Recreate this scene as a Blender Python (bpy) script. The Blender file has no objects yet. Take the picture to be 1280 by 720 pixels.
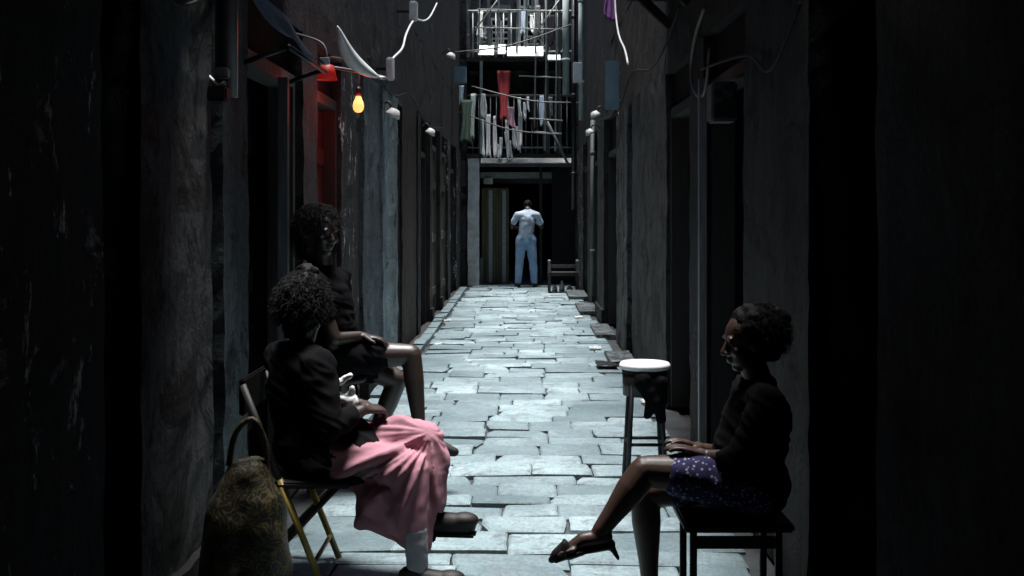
import bpy, bmesh, math, random
from mathutils import Vector, Matrix, noise
random.seed(7)
R = math.radians
V = Vector
sc = bpy.context.scene
col = sc.collection
CAMZ, F = 1.44, 1400.0
VX, VY = 655.0, 264.0          # vanishing point of the alley, measured on the photograph

def P(px, py, Y):
    """Point at distance Y seen at photograph pixel px, py (measuring aid)."""
    return V(((px - VX) / F * Y, Y, CAMZ - (py - VY) / F * Y))

# ------------------------------------------------------------------ materials
def nmat(name):
    m = bpy.data.materials.new(name); m.use_nodes = True
    nt = m.node_tree
    return m, nt, nt.nodes['Principled BSDF']

def N(nt, t, **kw):
    n = nt.nodes.new(t)
    for k, v in kw.items():
        if k in n.inputs.keys(): n.inputs[k].default_value = v
        else: setattr(n, k, v)
    return n

def coords(nt, scale=(1, 1, 1), obj=True):
    tc = N(nt, 'ShaderNodeTexCoord'); mp = N(nt, 'ShaderNodeMapping')
    mp.inputs['Scale'].default_value = scale
    nt.links.new(tc.outputs['Object'], mp.inputs['Vector'])
    return mp.outputs['Vector']

def noisetex(nt, vec, scale, detail=6, rough=.6, dist=0):
    n = N(nt, 'ShaderNodeTexNoise')
    n.inputs['Scale'].default_value = scale; n.inputs['Detail'].default_value = detail
    n.inputs['Roughness'].default_value = rough; n.inputs['Distortion'].default_value = dist
    nt.links.new(vec, n.inputs['Vector'])
    return n.outputs['Fac']

def ramp(nt, fac, a, b, ca=(0, 0, 0, 1), cb=(1, 1, 1, 1)):
    r = N(nt, 'ShaderNodeValToRGB')
    r.color_ramp.elements[0].position = a; r.color_ramp.elements[0].color = ca
    r.color_ramp.elements[1].position = b; r.color_ramp.elements[1].color = cb
    nt.links.new(fac, r.inputs['Fac'])
    return r.outputs['Color']

def mixc(nt, fac, a, b, mode='MIX'):
    m = N(nt, 'ShaderNodeMix', data_type='RGBA', blend_type=mode)
    def put(sock, v):
        if isinstance(v, bpy.types.NodeSocket): nt.links.new(v, sock)
        elif isinstance(v, (int, float)): sock.default_value = v
        else: sock.default_value = tuple(v) + ((1,) if len(v) == 3 else ())
    put(m.inputs[0], fac); put(m.inputs[6], a); put(m.inputs[7], b)
    return m.outputs[2]

def bump(nt, bsdf, h, strength=.4, dist=.01):
    b = N(nt, 'ShaderNodeBump'); b.inputs['Strength'].default_value = strength
    b.inputs['Distance'].default_value = dist
    nt.links.new(h, b.inputs['Height']); nt.links.new(b.outputs['Normal'], bsdf.inputs['Normal'])

def simple(name, c, rough=.6, metal=0, var=.35, scale=14, stretch=(1, 1, 1), bumpy=.25, spec=.5):
    m, nt, b = nmat(name)
    v = coords(nt, stretch)
    f = noisetex(nt, v, scale)
    dark = tuple(x * (1 - var) for x in c); light = tuple(min(1, x * (1 + var)) for x in c)
    nt.links.new(mixc(nt, ramp(nt, f, .3, .7), dark, light), b.inputs['Base Color'])
    b.inputs['Roughness'].default_value = rough; b.inputs['Metallic'].default_value = metal
    b.inputs['Specular IOR Level'].default_value = spec
    if bumpy: bump(nt, b, f, bumpy, .006)
    return m

def plaster(name, base, patch, thr=.58, pscale=3.0, streak=.6, rough=.85, flk=.70):
    m, nt, b = nmat(name)
    v = coords(nt)
    vs = coords(nt, (9, 9, .5))
    big = noisetex(nt, v, 1.3, 8, .65)
    pt = noisetex(nt, v, pscale, 12, .72, .5)
    fine = noisetex(nt, v, 34, 6, .7)
    st = noisetex(nt, vs, 1.5, 6, .65)
    c = mixc(nt, ramp(nt, big, .3, .7), tuple(x * .55 for x in base), tuple(x * 1.4 for x in base))
    c = mixc(nt, mixc(nt, 1.0, ramp(nt, st, .45, .7), (streak,) * 3, 'MULTIPLY'), c, tuple(x * .3 for x in base))
    sp = N(nt, 'ShaderNodeSeparateXYZ'); nt.links.new(v, sp.inputs[0])
    cb = N(nt, 'ShaderNodeCombineXYZ'); nt.links.new(sp.outputs[1], cb.inputs[0]); nt.links.new(sp.outputs[2], cb.inputs[1])
    br = N(nt, 'ShaderNodeTexBrick'); nt.links.new(cb.outputs[0], br.inputs['Vector'])
    br.inputs['Scale'].default_value = 1; br.inputs['Brick Width'].default_value = .21; br.inputs['Row Height'].default_value = .07; br.inputs['Mortar Size'].default_value = .010
    br.inputs['Color1'].default_value = (*[x * 1.3 for x in patch], 1); br.inputs['Color2'].default_value = (*[x * .7 for x in patch], 1); br.inputs['Mortar'].default_value = (*[x * .3 for x in patch], 1)
    c = mixc(nt, ramp(nt, pt, thr, thr + .035), c, br.outputs['Color'])
    fl_ = noisetex(nt, coords(nt, (1, 1, .45)), 7.5, 12, .8, .3)
    c = mixc(nt, ramp(nt, fl_, flk, flk + .03), c, tuple(min(.6, x * 2.2 + .05) for x in patch))
    c = mixc(nt, .85, c, ramp(nt, fine, .25, .75, (.25, .25, .25, 1), (1.6, 1.6, 1.6, 1)), 'MULTIPLY')
    nt.links.new(c, b.inputs['Base Color'])
    b.inputs['Roughness'].default_value = rough
    b.inputs['Specular IOR Level'].default_value = .25
    h = mixc(nt, .5, ramp(nt, pt, thr - .02, thr + .05), fine)
    bump(nt, b, h, 1.0, .035)
    return m

def planks(name, c, width=.12, rough=.7, axis='Y'):
    m, nt, b = nmat(name)
    sc_ = (1 / width if axis == 'X' else 1, 1 / width if axis == 'Y' else 1, .6)
    v = coords(nt, sc_)
    w = N(nt, 'ShaderNodeTexWave', wave_type='BANDS', bands_direction=axis, wave_profile='SAW')
    w.inputs['Scale'].default_value = .159 * 2; nt.links.new(v, w.inputs['Vector'])
    w.inputs['Distortion'].default_value = .15
    g = noisetex(nt, coords(nt, (14, 14, .8)), 2.5, 8, .65)
    cc = mixc(nt, ramp(nt, g, .3, .72), tuple(x * .5 for x in c), tuple(x * 1.5 for x in c))
    gap = ramp(nt, w.outputs['Fac'], .02, .07)
    nt.links.new(mixc(nt, gap, tuple(x * .12 for x in c), cc), b.inputs['Base Color'])
    b.inputs['Roughness'].default_value = rough; b.inputs['Specular IOR Level'].default_value = .3
    bump(nt, b, mixc(nt, .5, gap, g), .5, .012)
    return m

M = {}
M['wall_black'] = plaster('blackened plaster', (.022, .024, .026), (.30, .33, .34), .585, 3.4, .8, flk=.585)
M['wall_dark'] = plaster('darkened plaster', (.022, .023, .024), (.075, .075, .075), .60, 2.6, .7)  # very dark mottled base, lowered for deeper blacks
M['wall_grey'] = plaster('stained grey plaster', (.07, .077, .082), (.014, .013, .013), .52, 2.4, .95, flk=.62)
M['wall_grey_dark'] = plaster('dark stained plaster', (.038, .042, .042), (.012, .012, .012), .53, 2.0, .9, flk=.68)
M['wall_blue'] = plaster('pale blue limewash', (.075, .10, .11), (.03, .03, .032), .60, 2.8, .6)
M['wall_blue_pale'] = plaster('worn pale blue limewash', (.15, .20, .22), (.05, .05, .052), .60, 2.8, .5)
M['wall_brown'] = plaster('brown plaster', (.034, .027, .022), (.08, .068, .055), .64, 2.4, .7)
M['wall_right'] = plaster('dim darkened plaster', (.024, .026, .026), (.008, .008, .008), .54, 1.9, .9, flk=.66)  # lowered base tone with darker patches
M['void'] = simple('unlit room plaster', (.012, .012, .012), .9, spec=.1)
M['wood_black'] = planks('very dark wood boards', (.012, .011, .010), .13)  # near black boards stand in for unlit doorways
M['wood_brown'] = planks('brown door boards', (.035, .024, .018), .11)
M['wood_slat'] = planks('olive brown slats', (.05, .043, .03), .16)
M['wood_olive'] = planks('olive painted boards', (.13, .118, .06), .13, axis='X')
M['wood_red'] = planks('red painted boards', (.085, .016, .013), .14)
M['frame_dark'] = simple('dark timber', (.02, .018, .016), .6, scale=8, stretch=(6, 6, .6))
M['frame_pale'] = simple('pale painted timber', (.15, .16, .16), .6, scale=8, stretch=(6, 6, .6))
M['frame_grey'] = simple('grey painted timber', (.07, .072, .072), .6, scale=8, stretch=(6, 6, .6))
M['frame_bamboo'] = simple('weathered bamboo', (.40, .42, .40), .6, scale=8, stretch=(3, 3, 3))
M['iron'] = simple('dark iron', (.025, .025, .027), .5, .6)
M['steel'] = simple('worn steel', (.45, .47, .48), .4, .7)
M['white'] = simple('white enamel', (.75, .77, .77), .4, var=.12)
M['white_dirty'] = simple('dirty white paint', (.62, .63, .60), .55, var=.25, scale=8)
M['cable_white'] = simple('white cable', (.7, .7, .7), .5, var=.15)
M['cable_black'] = simple('black cable', (.02, .02, .02), .7, spec=.2)
M['cable_grey'] = simple('grey cable', (.10, .10, .10), .6)
M['pipe_green'] = simple('pale green pipe', (.36, .43, .40), .5, scale=5, stretch=(3, 3, .7))
M['pipe_black'] = simple('black pipe', (.012, .012, .015), .4)
M['pipe_dim'] = simple('grey green pipe', (.07, .09, .085), .6, scale=5, stretch=(3, 3, .7))
M['tarp'] = simple('black tarpaulin', (.012, .012, .013), .6)
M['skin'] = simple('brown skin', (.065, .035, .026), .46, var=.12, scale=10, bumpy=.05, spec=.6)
M['skin_dark'] = simple('shade darkened brown skin', (.032, .019, .0145), .46, var=.12, scale=10, bumpy=.05, spec=.7)  # brown tone lowered to stand in for shade on the seated figures
M['hair'] = simple('black hair', (.006, .005, .005), .65, scale=30, stretch=(3, 3, 1), bumpy=.9, spec=.2)
M['cloth_black'] = simple('black cotton', (.005, .005, .006), .95, spec=.08)
M['cloth_dark'] = simple('charcoal cotton', (.014, .014, .017), .9, spec=.15)
M['pink'] = simple('pink cotton', (.34, .165, .205), .85, var=.12, scale=6, bumpy=.2, spec=.2)
M['shoe'] = simple('black leather', (.010, .008, .008), .6, spec=.3)
M['sock'] = simple('pale sock', (.24, .24, .27), .9, var=.15)
M['yellow'] = simple('ochre lacquered steel', (.26, .19, .04), .4, var=.3)
M['shirt'] = simple('washed pale blue shirt', (.50, .60, .72), .85, var=.12, scale=4)
M['jeans'] = simple('pale denim', (.27, .40, .58), .9, var=.25, scale=4)
M['red_cloth'] = simple('crimson cloth', (.20, .006, .014), .85, var=.3, scale=5)
M['red_tin'] = simple('red painted tin', (.5, .04, .03), .5)
m, nt, b = nmat('red shade with added glow')
b.inputs['Base Color'].default_value = (.3, .02, .015, 1); b.inputs['Emission Color'].default_value = (1, .03, .02, 1); b.inputs['Emission Strength'].default_value = .035  # added emission stands in for the bulb's red light on the shade
M['red_glow'] = m
M['purple'] = simple('purple cloth', (.16, .05, .20), .85, var=.3)
M['pinkish'] = simple('faded pink cloth', (.50, .30, .36), .85)
M['green_cloth'] = simple('dark green cloth', (.02, .045, .03), .85)
M['blue_panel'] = simple('pale blue enamel', (.16, .24, .28), .5, var=.3, scale=5)
M['paper'] = simple('scrap paper', (.75, .75, .72), .9, var=.1)
M['litter_dark'] = simple('dark litter', (.03, .03, .03), .9)
M['step'] = plaster('worn step stone', (.15, .175, .185), (.09, .10, .105), .52, 6, .5, .6)

m, nt, b = nmat('navy flower print')                # speckled print of the shorts
v = coords(nt)
vo = N(nt, 'ShaderNodeTexVoronoi'); vo.inputs['Scale'].default_value = 60; nt.links.new(v, vo.inputs['Vector'])
nt.links.new(mixc(nt, ramp(nt, vo.outputs['Distance'], .22, .34), (.42, .40, .58), (.022, .018, .09)), b.inputs['Base Color'])
b.inputs['Roughness'].default_value = .85
M['print'] = m
m, nt, b = nmat('black and gold pattern')           # patterned bag
v = coords(nt)
f = noisetex(nt, v, 16, 3, .5, 1.4)
mth = N(nt, 'ShaderNodeMath', operation='PINGPONG'); mth.inputs[1].default_value = .07; nt.links.new(f, mth.inputs[0])
nt.links.new(mixc(nt, ramp(nt, mth.outputs[0], .012, .03), (.085, .065, .016), (.005, .005, .004)), b.inputs['Base Color'])
b.inputs['Roughness'].default_value = .6
M['bagprint'] = m
m, nt, b = nmat('glowing bulb glass')
b.inputs['Base Color'].default_value = (.9, .6, .3, 1)
b.inputs['Emission Color'].default_value = (1, .50, .13, 1); b.inputs['Emission Strength'].default_value = .34
M['bulb'] = m

# paving stone
m, nt, b = nmat('worn blue grey paving')
v = coords(nt)
isl = N(nt, 'ShaderNodeNewGeometry').outputs['Random Per Island']
big = noisetex(nt, v, 1.5, 8, .65); fine = noisetex(nt, v, 38, 10, .75); mid = noisetex(nt, v, 7, 10, .75, .6); grit = noisetex(nt, coords(nt, (1, .6, 1)), 60, 8, .8)
c = mixc(nt, isl, (.14, .20, .22), (.31, .40, .425))
c = mixc(nt, ramp(nt, big, .38, .62), mixc(nt, .9, c, (.55, .60, .62), 'MULTIPLY'), c)
c = mixc(nt, ramp(nt, mid, .49, .62), c, (.12, .155, .17))
c = mixc(nt, ramp(nt, noisetex(nt, v, 13, 12, .85), .60, .66), c, (.06, .075, .08))
c = mixc(nt, ramp(nt, noisetex(nt, v, 17, 12, .85, .4), .62, .70), c, (.55, .62, .64))
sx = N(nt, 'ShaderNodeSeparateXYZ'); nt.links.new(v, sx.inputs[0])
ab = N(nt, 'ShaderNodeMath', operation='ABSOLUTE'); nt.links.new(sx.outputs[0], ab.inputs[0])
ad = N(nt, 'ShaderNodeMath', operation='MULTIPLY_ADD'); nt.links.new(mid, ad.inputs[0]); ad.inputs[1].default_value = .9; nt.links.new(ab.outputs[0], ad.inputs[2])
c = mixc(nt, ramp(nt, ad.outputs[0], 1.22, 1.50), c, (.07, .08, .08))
c = mixc(nt, .8, c, ramp(nt, grit, .25, .75, (.35, .35, .35, 1), (1.5, 1.5, 1.5, 1)), 'MULTIPLY')
nt.links.new(c, b.inputs['Base Color'])
nt.links.new(ramp(nt, mid, .3, .75, (.38,) * 3 + (1,), (.8,) * 3 + (1,)), b.inputs['Roughness'])
b.inputs['Specular IOR Level'].default_value = .45
bump(nt, b, mixc(nt, .45, fine, mid), .9, .018)
M['paving'] = m
M['joint'] = simple('packed dirt joint', (.035, .04, .042), .95, var=.6, scale=5)
M['soil'] = simple('dark soil', (.04, .038, .035), .95)

# ------------------------------------------------------------------ mesh tools
class MB:
    def __init__(self): self.bm = bmesh.new()
    def box(self, x0, x1, y0, y1, z0, z1, bev=0, mat=None):
        r = bmesh.ops.create_cube(self.bm, size=1)['verts']
        bmesh.ops.scale(self.bm, vec=(abs(x1 - x0), abs(y1 - y0), abs(z1 - z0)), verts=r)
        bmesh.ops.translate(self.bm, vec=((x0 + x1) / 2, (y0 + y1) / 2, (z0 + z1) / 2), verts=r)
        if mat: bmesh.ops.transform(self.bm, matrix=mat, verts=r)
        if bev:
            es = list({e for vv in r for e in vv.link_edges})
            bmesh.ops.bevel(self.bm, geom=es, offset=bev, segments=2, affect='EDGES')
        return self
    def bar(self, a, b_, w, h, bev=0):
        """rectangular bar from a to b"""
        a, b_ = V(a), V(b_); d = (b_ - a); L = d.length; d.normalize()
        up = V((0, 0, 1)) if abs(d.z) < .9 else V((0, 1, 0))
        s = d.cross(up).normalized(); u = s.cross(d)
        mt = Matrix((s, d, u)).transposed().to_4x4(); mt.translation = (a + b_) / 2
        return self.box(-w / 2, w / 2, -L / 2, L / 2, -h / 2, h / 2, bev, mt)
    def gbox(self, x0, x1, y0, y1, z0, z1, step=.09, amp=.012):
        """box with gridded faces whose surface and edges are uneven like hand-laid plaster"""
        def ln(a, b_):
            n = max(1, round((b_ - a) / step)); return [a + (b_ - a) * i / n for i in range(n + 1)]
        X, Yv, Z = ln(x0, x1), ln(y0, y1), ln(z0, z1)
        new = []
        def grid(f, A, B):
            vs = [[self.bm.verts.new(f(a, b_)) for b_ in B] for a in A]
            for i in range(len(A) - 1):
                for j in range(len(B) - 1):
                    self.bm.faces.new((vs[i][j], vs[i + 1][j], vs[i + 1][j + 1], vs[i][j + 1]))
            for r_ in vs: new.extend(r_)
        for xx in (x0, x1): grid(lambda a, b_: (xx, a, b_), Yv, Z)
        for yy in (y0, y1): grid(lambda a, b_: (a, yy, b_), X, Z)
        for zz in (z0, z1): grid(lambda a, b_: (a, b_, zz), X, Yv)
        for w in new:
            p = w.co.copy()
            w.co += V(noise.noise_vector(p * 5.5)) * amp * .7 + V(noise.noise_vector(p * 1.1 + V((7, 3, 1)))) * amp * .8 + V(noise.noise_vector(p * 19)) * amp * .7
        bmesh.ops.remove_doubles(self.bm, verts=new, dist=.0005)
        return self
    def tube(self, pts, r, n=10, cap=True):
        pts = [V(p) for p in pts]
        rs = r if isinstance(r, (list, tuple)) else [r] * len(pts)
        t0 = (pts[1] - pts[0]).normalized()
        u = t0.orthogonal().normalized(); rings = []
        for i, p in enumerate(pts):
            t = ((pts[min(i + 1, len(pts) - 1)] - pts[max(i - 1, 0)])).normalized()
            u = (u - t * u.dot(t)).normalized(); w = t.cross(u)
            rings.append([self.bm.verts.new(p + (u * math.cos(2 * math.pi * k / n) + w * math.sin(2 * math.pi * k / n)) * rs[i]) for k in range(n)])
        for a, b_ in zip(rings, rings[1:]):
            for k in range(n):
                self.bm.faces.new((a[k], a[(k + 1) % n], b_[(k + 1) % n], b_[k]))
        if cap:
            self.bm.faces.new(rings[0][::-1]); self.bm.faces.new(rings[-1])
        return self
    def lathe(self, prof, o=(0, 0, 0), n=28):
        o = V(o); rings = []
        for (r, z) in prof:
            rings.append([self.bm.verts.new(o + V((max(r, .0005) * math.cos(2 * math.pi * k / n), max(r, .0005) * math.sin(2 * math.pi * k / n), z))) for k in range(n)])
        for a, b_ in zip(rings, rings[1:]):
            for k in range(n): self.bm.faces.new((a[k], a[(k + 1) % n], b_[(k + 1) % n], b_[k]))
        self.bm.faces.new(rings[0][::-1]); self.bm.faces.new(rings[-1])
        return self
    def ball(self, c, r, rot=None, sub=2):
        vs = bmesh.ops.create_icosphere(self.bm, subdivisions=sub, radius=1)['verts']
        rr = r if isinstance(r, (tuple, list)) else (r, r, r)
        mt = Matrix.Translation(V(c)) @ (rot.to_4x4() if rot else Matrix()) @ Matrix.Diagonal((*rr, 1))
        bmesh.ops.transform(self.bm, matrix=mt, verts=vs)
        return self
    def build(self, name, mat, parent=None, smooth=False, jitter=0):
        bmesh.ops.recalc_face_normals(self.bm, faces=self.bm.faces[:])
        if jitter:
            for w in self.bm.verts: w.co += V(noise.noise_vector(w.co * 9)) * jitter
        me = bpy.data.meshes.new(name); self.bm.to_mesh(me); self.bm.free()
        if smooth: me.shade_smooth()
        return link(name, me, mat, parent)

def link(name, me, mat, parent=None):
    o = bpy.data.objects.new(name, me); col.objects.link(o)
    me.materials.clear(); me.materials.append(M[mat] if isinstance(mat, str) else mat)
    if parent is not None: setparent(o, parent)
    return o

def setparent(o, p):
    bpy.context.view_layer.update()
    mw = o.matrix_world.copy()
    o.parent = p; o.matrix_parent_inverse = p.matrix_world.inverted()

def tag(o, label=None, cat=None, group=None, kind=None):
    if label: o['label'] = label
    if cat: o['category'] = cat
    if group: o['group'] = group
    if kind: o['kind'] = kind
    return o

def empty(name, loc, label, cat, group=None):
    o = bpy.data.objects.new(name, None); col.objects.link(o); o.location = loc
    o.empty_display_size = .1
    bpy.context.view_layer.update()
    return tag(o, label, cat, group)

class Flesh:
    """tapered limbs and ellipsoids fused into one continuous skin"""
    def __init__(self): self.mb = MB()
    def limb(self, *pr):
        pts = [(V(p), r) for p, r in pr]
        for (a, ra), (b_, rb) in zip(pts, pts[1:]):
            if (b_ - a).length > 1e-4: self.mb.tube([a, b_], [ra, rb], 18)
        for p, r in pts: self.mb.ball(p, r, sub=2)
        return self
    def egg(self, c, r, rot=None): self.mb.ball(c, r, rot, 3); return self
    def build(self, name, mat, parent=None, voxel=.01, smooth=4, disp=None):
        bmesh.ops.recalc_face_normals(self.mb.bm, faces=self.mb.bm.faces[:])
        me = bpy.data.meshes.new(name); self.mb.bm.to_mesh(me); self.mb.bm.free()
        o = bpy.data.objects.new('temp_shape', me); col.objects.link(o)
        md = o.modifiers.new('r', 'REMESH'); md.mode = 'VOXEL'; md.voxel_size = voxel
        s = o.modifiers.new('s', 'SMOOTH'); s.factor = .5; s.iterations = smooth
        bpy.context.view_layer.update()
        me2 = bpy.data.meshes.new_from_object(o.evaluated_get(bpy.context.evaluated_depsgraph_get()))
        bpy.data.objects.remove(o); bpy.data.meshes.remove(me)
        if disp:
            cos = [(vv.co.copy(), vv.normal.copy()) for vv in me2.vertices]
            for vv, (p, n_) in zip(me2.vertices, cos): vv.co = p + n_ * disp(p)
        me2.name = name; me2.shade_smooth()
        return link(name, me2, mat, parent)

def frame(fwd, up=V((0, 0, 1))):
    f = V(fwd).normalized(); s = V(up).cross(f).normalized(); u = f.cross(s)
    return f, s, u, Matrix((f, s, u)).transposed()

def head(fl, c, fwd, up=V((0, 0, 1)), k=1.0):
    c = V(c); f, s, u, rot = frame(fwd, up)
    def q(a, b_, d): return c + f * a * k + s * b_ * k + u * d * k
    fl.egg(q(-.01, 0, .025), (.094 * k, .074 * k, .088 * k), rot)
    fl.egg(q(.018, 0, -.035), (.066 * k, .058 * k, .075 * k), rot)
    fl.egg(q(.052, 0, -.088), (.024 * k, .026 * k, .018 * k), rot)                    # chin
    fl.limb((q(.078, 0, .012), .009 * k), (q(.100, 0, -.026), .013 * k))               # nose
    for t in (-1, 1):
        fl.egg(q(.094, t * .011, -.03), (.009 * k, .009 * k, .007 * k), rot)           # nostrils
        fl.egg(q(.060, t * .038, -.022), (.022 * k, .022 * k, .022 * k), rot)          # cheeks
        fl.egg(q(.076, t * .03, .028), (.010 * k, .022 * k, .007 * k), rot)            # brows
        fl.egg(q(-.005, t * .076, -.005), (.020 * k, .009 * k, .032 * k), rot)         # ears
    fl.egg(q(.083, 0, -.054), (.010 * k, .022 * k, .006 * k), rot)                     # lips
    fl.egg(q(.080, 0, -.065), (.011 * k, .019 * k, .006 * k), rot)
    return q

def eyes(parent, q):
    for t in (-1, 1):
        MB().ball(q(.069, t * .030, .010), .0105, sub=2).build('eye', 'eye_white', parent, True)
M['eye_white'] = simple('eye', (.05, .047, .045), .7, var=.05, bumpy=0)

def hand(fl, wrist, d, n_, side=1, curl=.4, k=1.0):
    """palm, four unequal bent fingers and a thumb; d = finger direction, n_ = back of hand"""
    w = V(wrist); d = V(d).normalized(); n_ = V(n_); n_ = (n_ - d * n_.dot(d)).normalized(); l = d.cross(n_) * side
    fl.limb((w, .022 * k), (w + d * .03 * k, .021 * k))
    for off, L in ((.029, .066), (.0095, .078), (-.0095, .072), (-.028, .056)):
        kn = w + d * .088 * k + l * off * k - n_ * abs(off) * .15
        fl.limb((w + d * .02 * k + l * off * .5 * k, .014 * k), (kn, .0115 * k))
        p = kn; a = curl * .5; pr = [(p, .0105 * k)]
        for q_, (fr, rr) in enumerate(((.45, .0092), (.32, .0085), (.23, .0075))):
            dd = d * math.cos(a) - n_ * math.sin(a) + l * off * 1.6
            p = p + dd.normalized() * L * fr * k; pr.append((p, rr * k)); a += curl
        fl.limb(*pr)
    b0 = w + d * .028 * k + l * .022 * k; t1 = b0 + (d * .65 + l * .7 - n_ * .25).normalized() * .045 * k
    t2 = t1 + (d * .9 + l * .3 - n_ * .35).normalized() * .034 * k
    fl.limb((b0, .015 * k), (t1, .0115 * k), (t2, .0088 * k))

def wrinkle(a, f, seed=0):
    return lambda p: a * noise.noise(p * f + V((seed, 0, 0))) + a * .5 * noise.noise(p * f * 2.3)

def curve_pts(ps, n=6):
    ps = [V(p) for p in ps]; out = []
    for i in range(len(ps) - 1):
        p0, p1, p2, p3 = ps[max(i - 1, 0)], ps[i], ps[i + 1], ps[min(i + 2, len(ps) - 1)]
        for k in range(n):
            t = k / n
            out.append(.5 * ((2 * p1) + (p2 - p0) * t + (2 * p0 - 5 * p1 + 4 * p2 - p3) * t * t + (3 * p1 - p0 - 3 * p2 + p3) * t ** 3))
    return out + [ps[-1]]
def creases(p):
    q_ = V((p.x * 9, p.y * 9, p.z * 26 + p.x * 14)); n1 = noise.noise(q_)
    return .004 + .011 * (1 - abs(n1) * 2.4) * .6 + .005 * noise.noise(p * 16)
# ------------------------------------------------------------------ ground
g = MB().box(-150, 150, -150, 150, -.6, -.05).build('ground', 'soil'); tag(g, kind='structure')
g = MB().box(-1.3, 1.12, -6, 32, -.045, -.024)
g.build('packed_dirt', 'joint').__setitem__('kind', 'structure')

pv = MB()
y = -5.5
rnd = random.Random(3)
LX, RX = -1.03, .93
while y < 31:
    dy = rnd.uniform(.17, .31)
    x = LX + rnd.uniform(-.03, .03); row_skew = rnd.uniform(-.010, .010)
    while x < RX - .08:
        dx = rnd.uniform(.26, .56)
        if x + dx > RX - .2: dx = RX + rnd.uniform(-.04, .03) - x
        gx, gy = rnd.choice((.002, .002, .003, .007)), rnd.choice((.002, .003, .004, .006, .009, .012))
        z = rnd.uniform(-.007, .007)
        z += rnd.choice((0, 0, .005, -.004)); x0, x1, y0, y1 = x + gx, x + dx - gx, y + gy, y + dy - gy
        j = lambda: rnd.uniform(-.005, .005)
        nx = max(2, int(dx / .12))
        top = []; tilt = rnd.uniform(-.006, .006); tl2 = rnd.uniform(-.006, .006)
        chip = [rnd.random() < .10 for _ in range(4)]
        loop = []
        for i in range(nx + 1): loop.append((x0 + (x1 - x0) * i / nx, y0 + j() + row_skew * i))
        loop[0] = (loop[0][0] + (rnd.uniform(.01, .04) if chip[0] else 0), loop[0][1]); loop[-1] = (loop[-1][0] - (rnd.uniform(.01, .04) if chip[1] else 0), loop[-1][1])
        loop.append((x1 + j(), (y0 + y1) / 2))
        lo = [(x1 - (x1 - x0) * i / nx, y1 + j() + row_skew * (nx - i)) for i in range(nx + 1)]
        lo[0] = (lo[0][0] - (rnd.uniform(.01, .04) if chip[2] else 0), lo[0][1]); lo[-1] = (lo[-1][0] + (rnd.uniform(.01, .04) if chip[3] else 0), lo[-1][1])
        loop += lo; loop.append((x0 + j(), (y0 + y1) / 2))
        cx, cy = (x0 + x1) / 2, (y0 + y1) / 2
        def zz(a, b_): return z + tilt * (a - cx) / dx * 2 + tl2 * (b_ - cy) / dy * 2
        bot = [pv.bm.verts.new((a, b_, -.05)) for a, b_ in loop]
        mid_ = [pv.bm.verts.new((a, b_, zz(a, b_) - .007)) for a, b_ in loop]
        ins = [pv.bm.verts.new((a + (cx - a) * .012 / max(.05, abs(cx - a) + .02), b_ + (cy - b_) * .012 / max(.05, abs(cy - b_) + .02), zz(a, b_))) for a, b_ in loop]
        n = len(loop)
        for a, b_ in ((bot, mid_), (mid_, ins)):
            for i in range(n): pv.bm.faces.new((a[i], a[(i + 1) % n], b_[(i + 1) % n], b_[i]))
        pv.bm.faces.new(ins)
        x += dx
    y += dy
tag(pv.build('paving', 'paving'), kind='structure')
kb = MB(); y = 7.6
while y < 20.5:                                       # low kerb along the left gutter
    L = rnd.uniform(.25, .7)
    kb.gbox(-1.17, -1.055, y, y + L - .02, -.04, rnd.uniform(.02, .05), .1, .010); y += L
tag(kb.build('kerb', 'paving'), kind='structure')
tag(MB().box(-1.27, -1.18, -5, 21.6, -.044, -.004).build('gutter', 'soil'), kind='structure')

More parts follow.
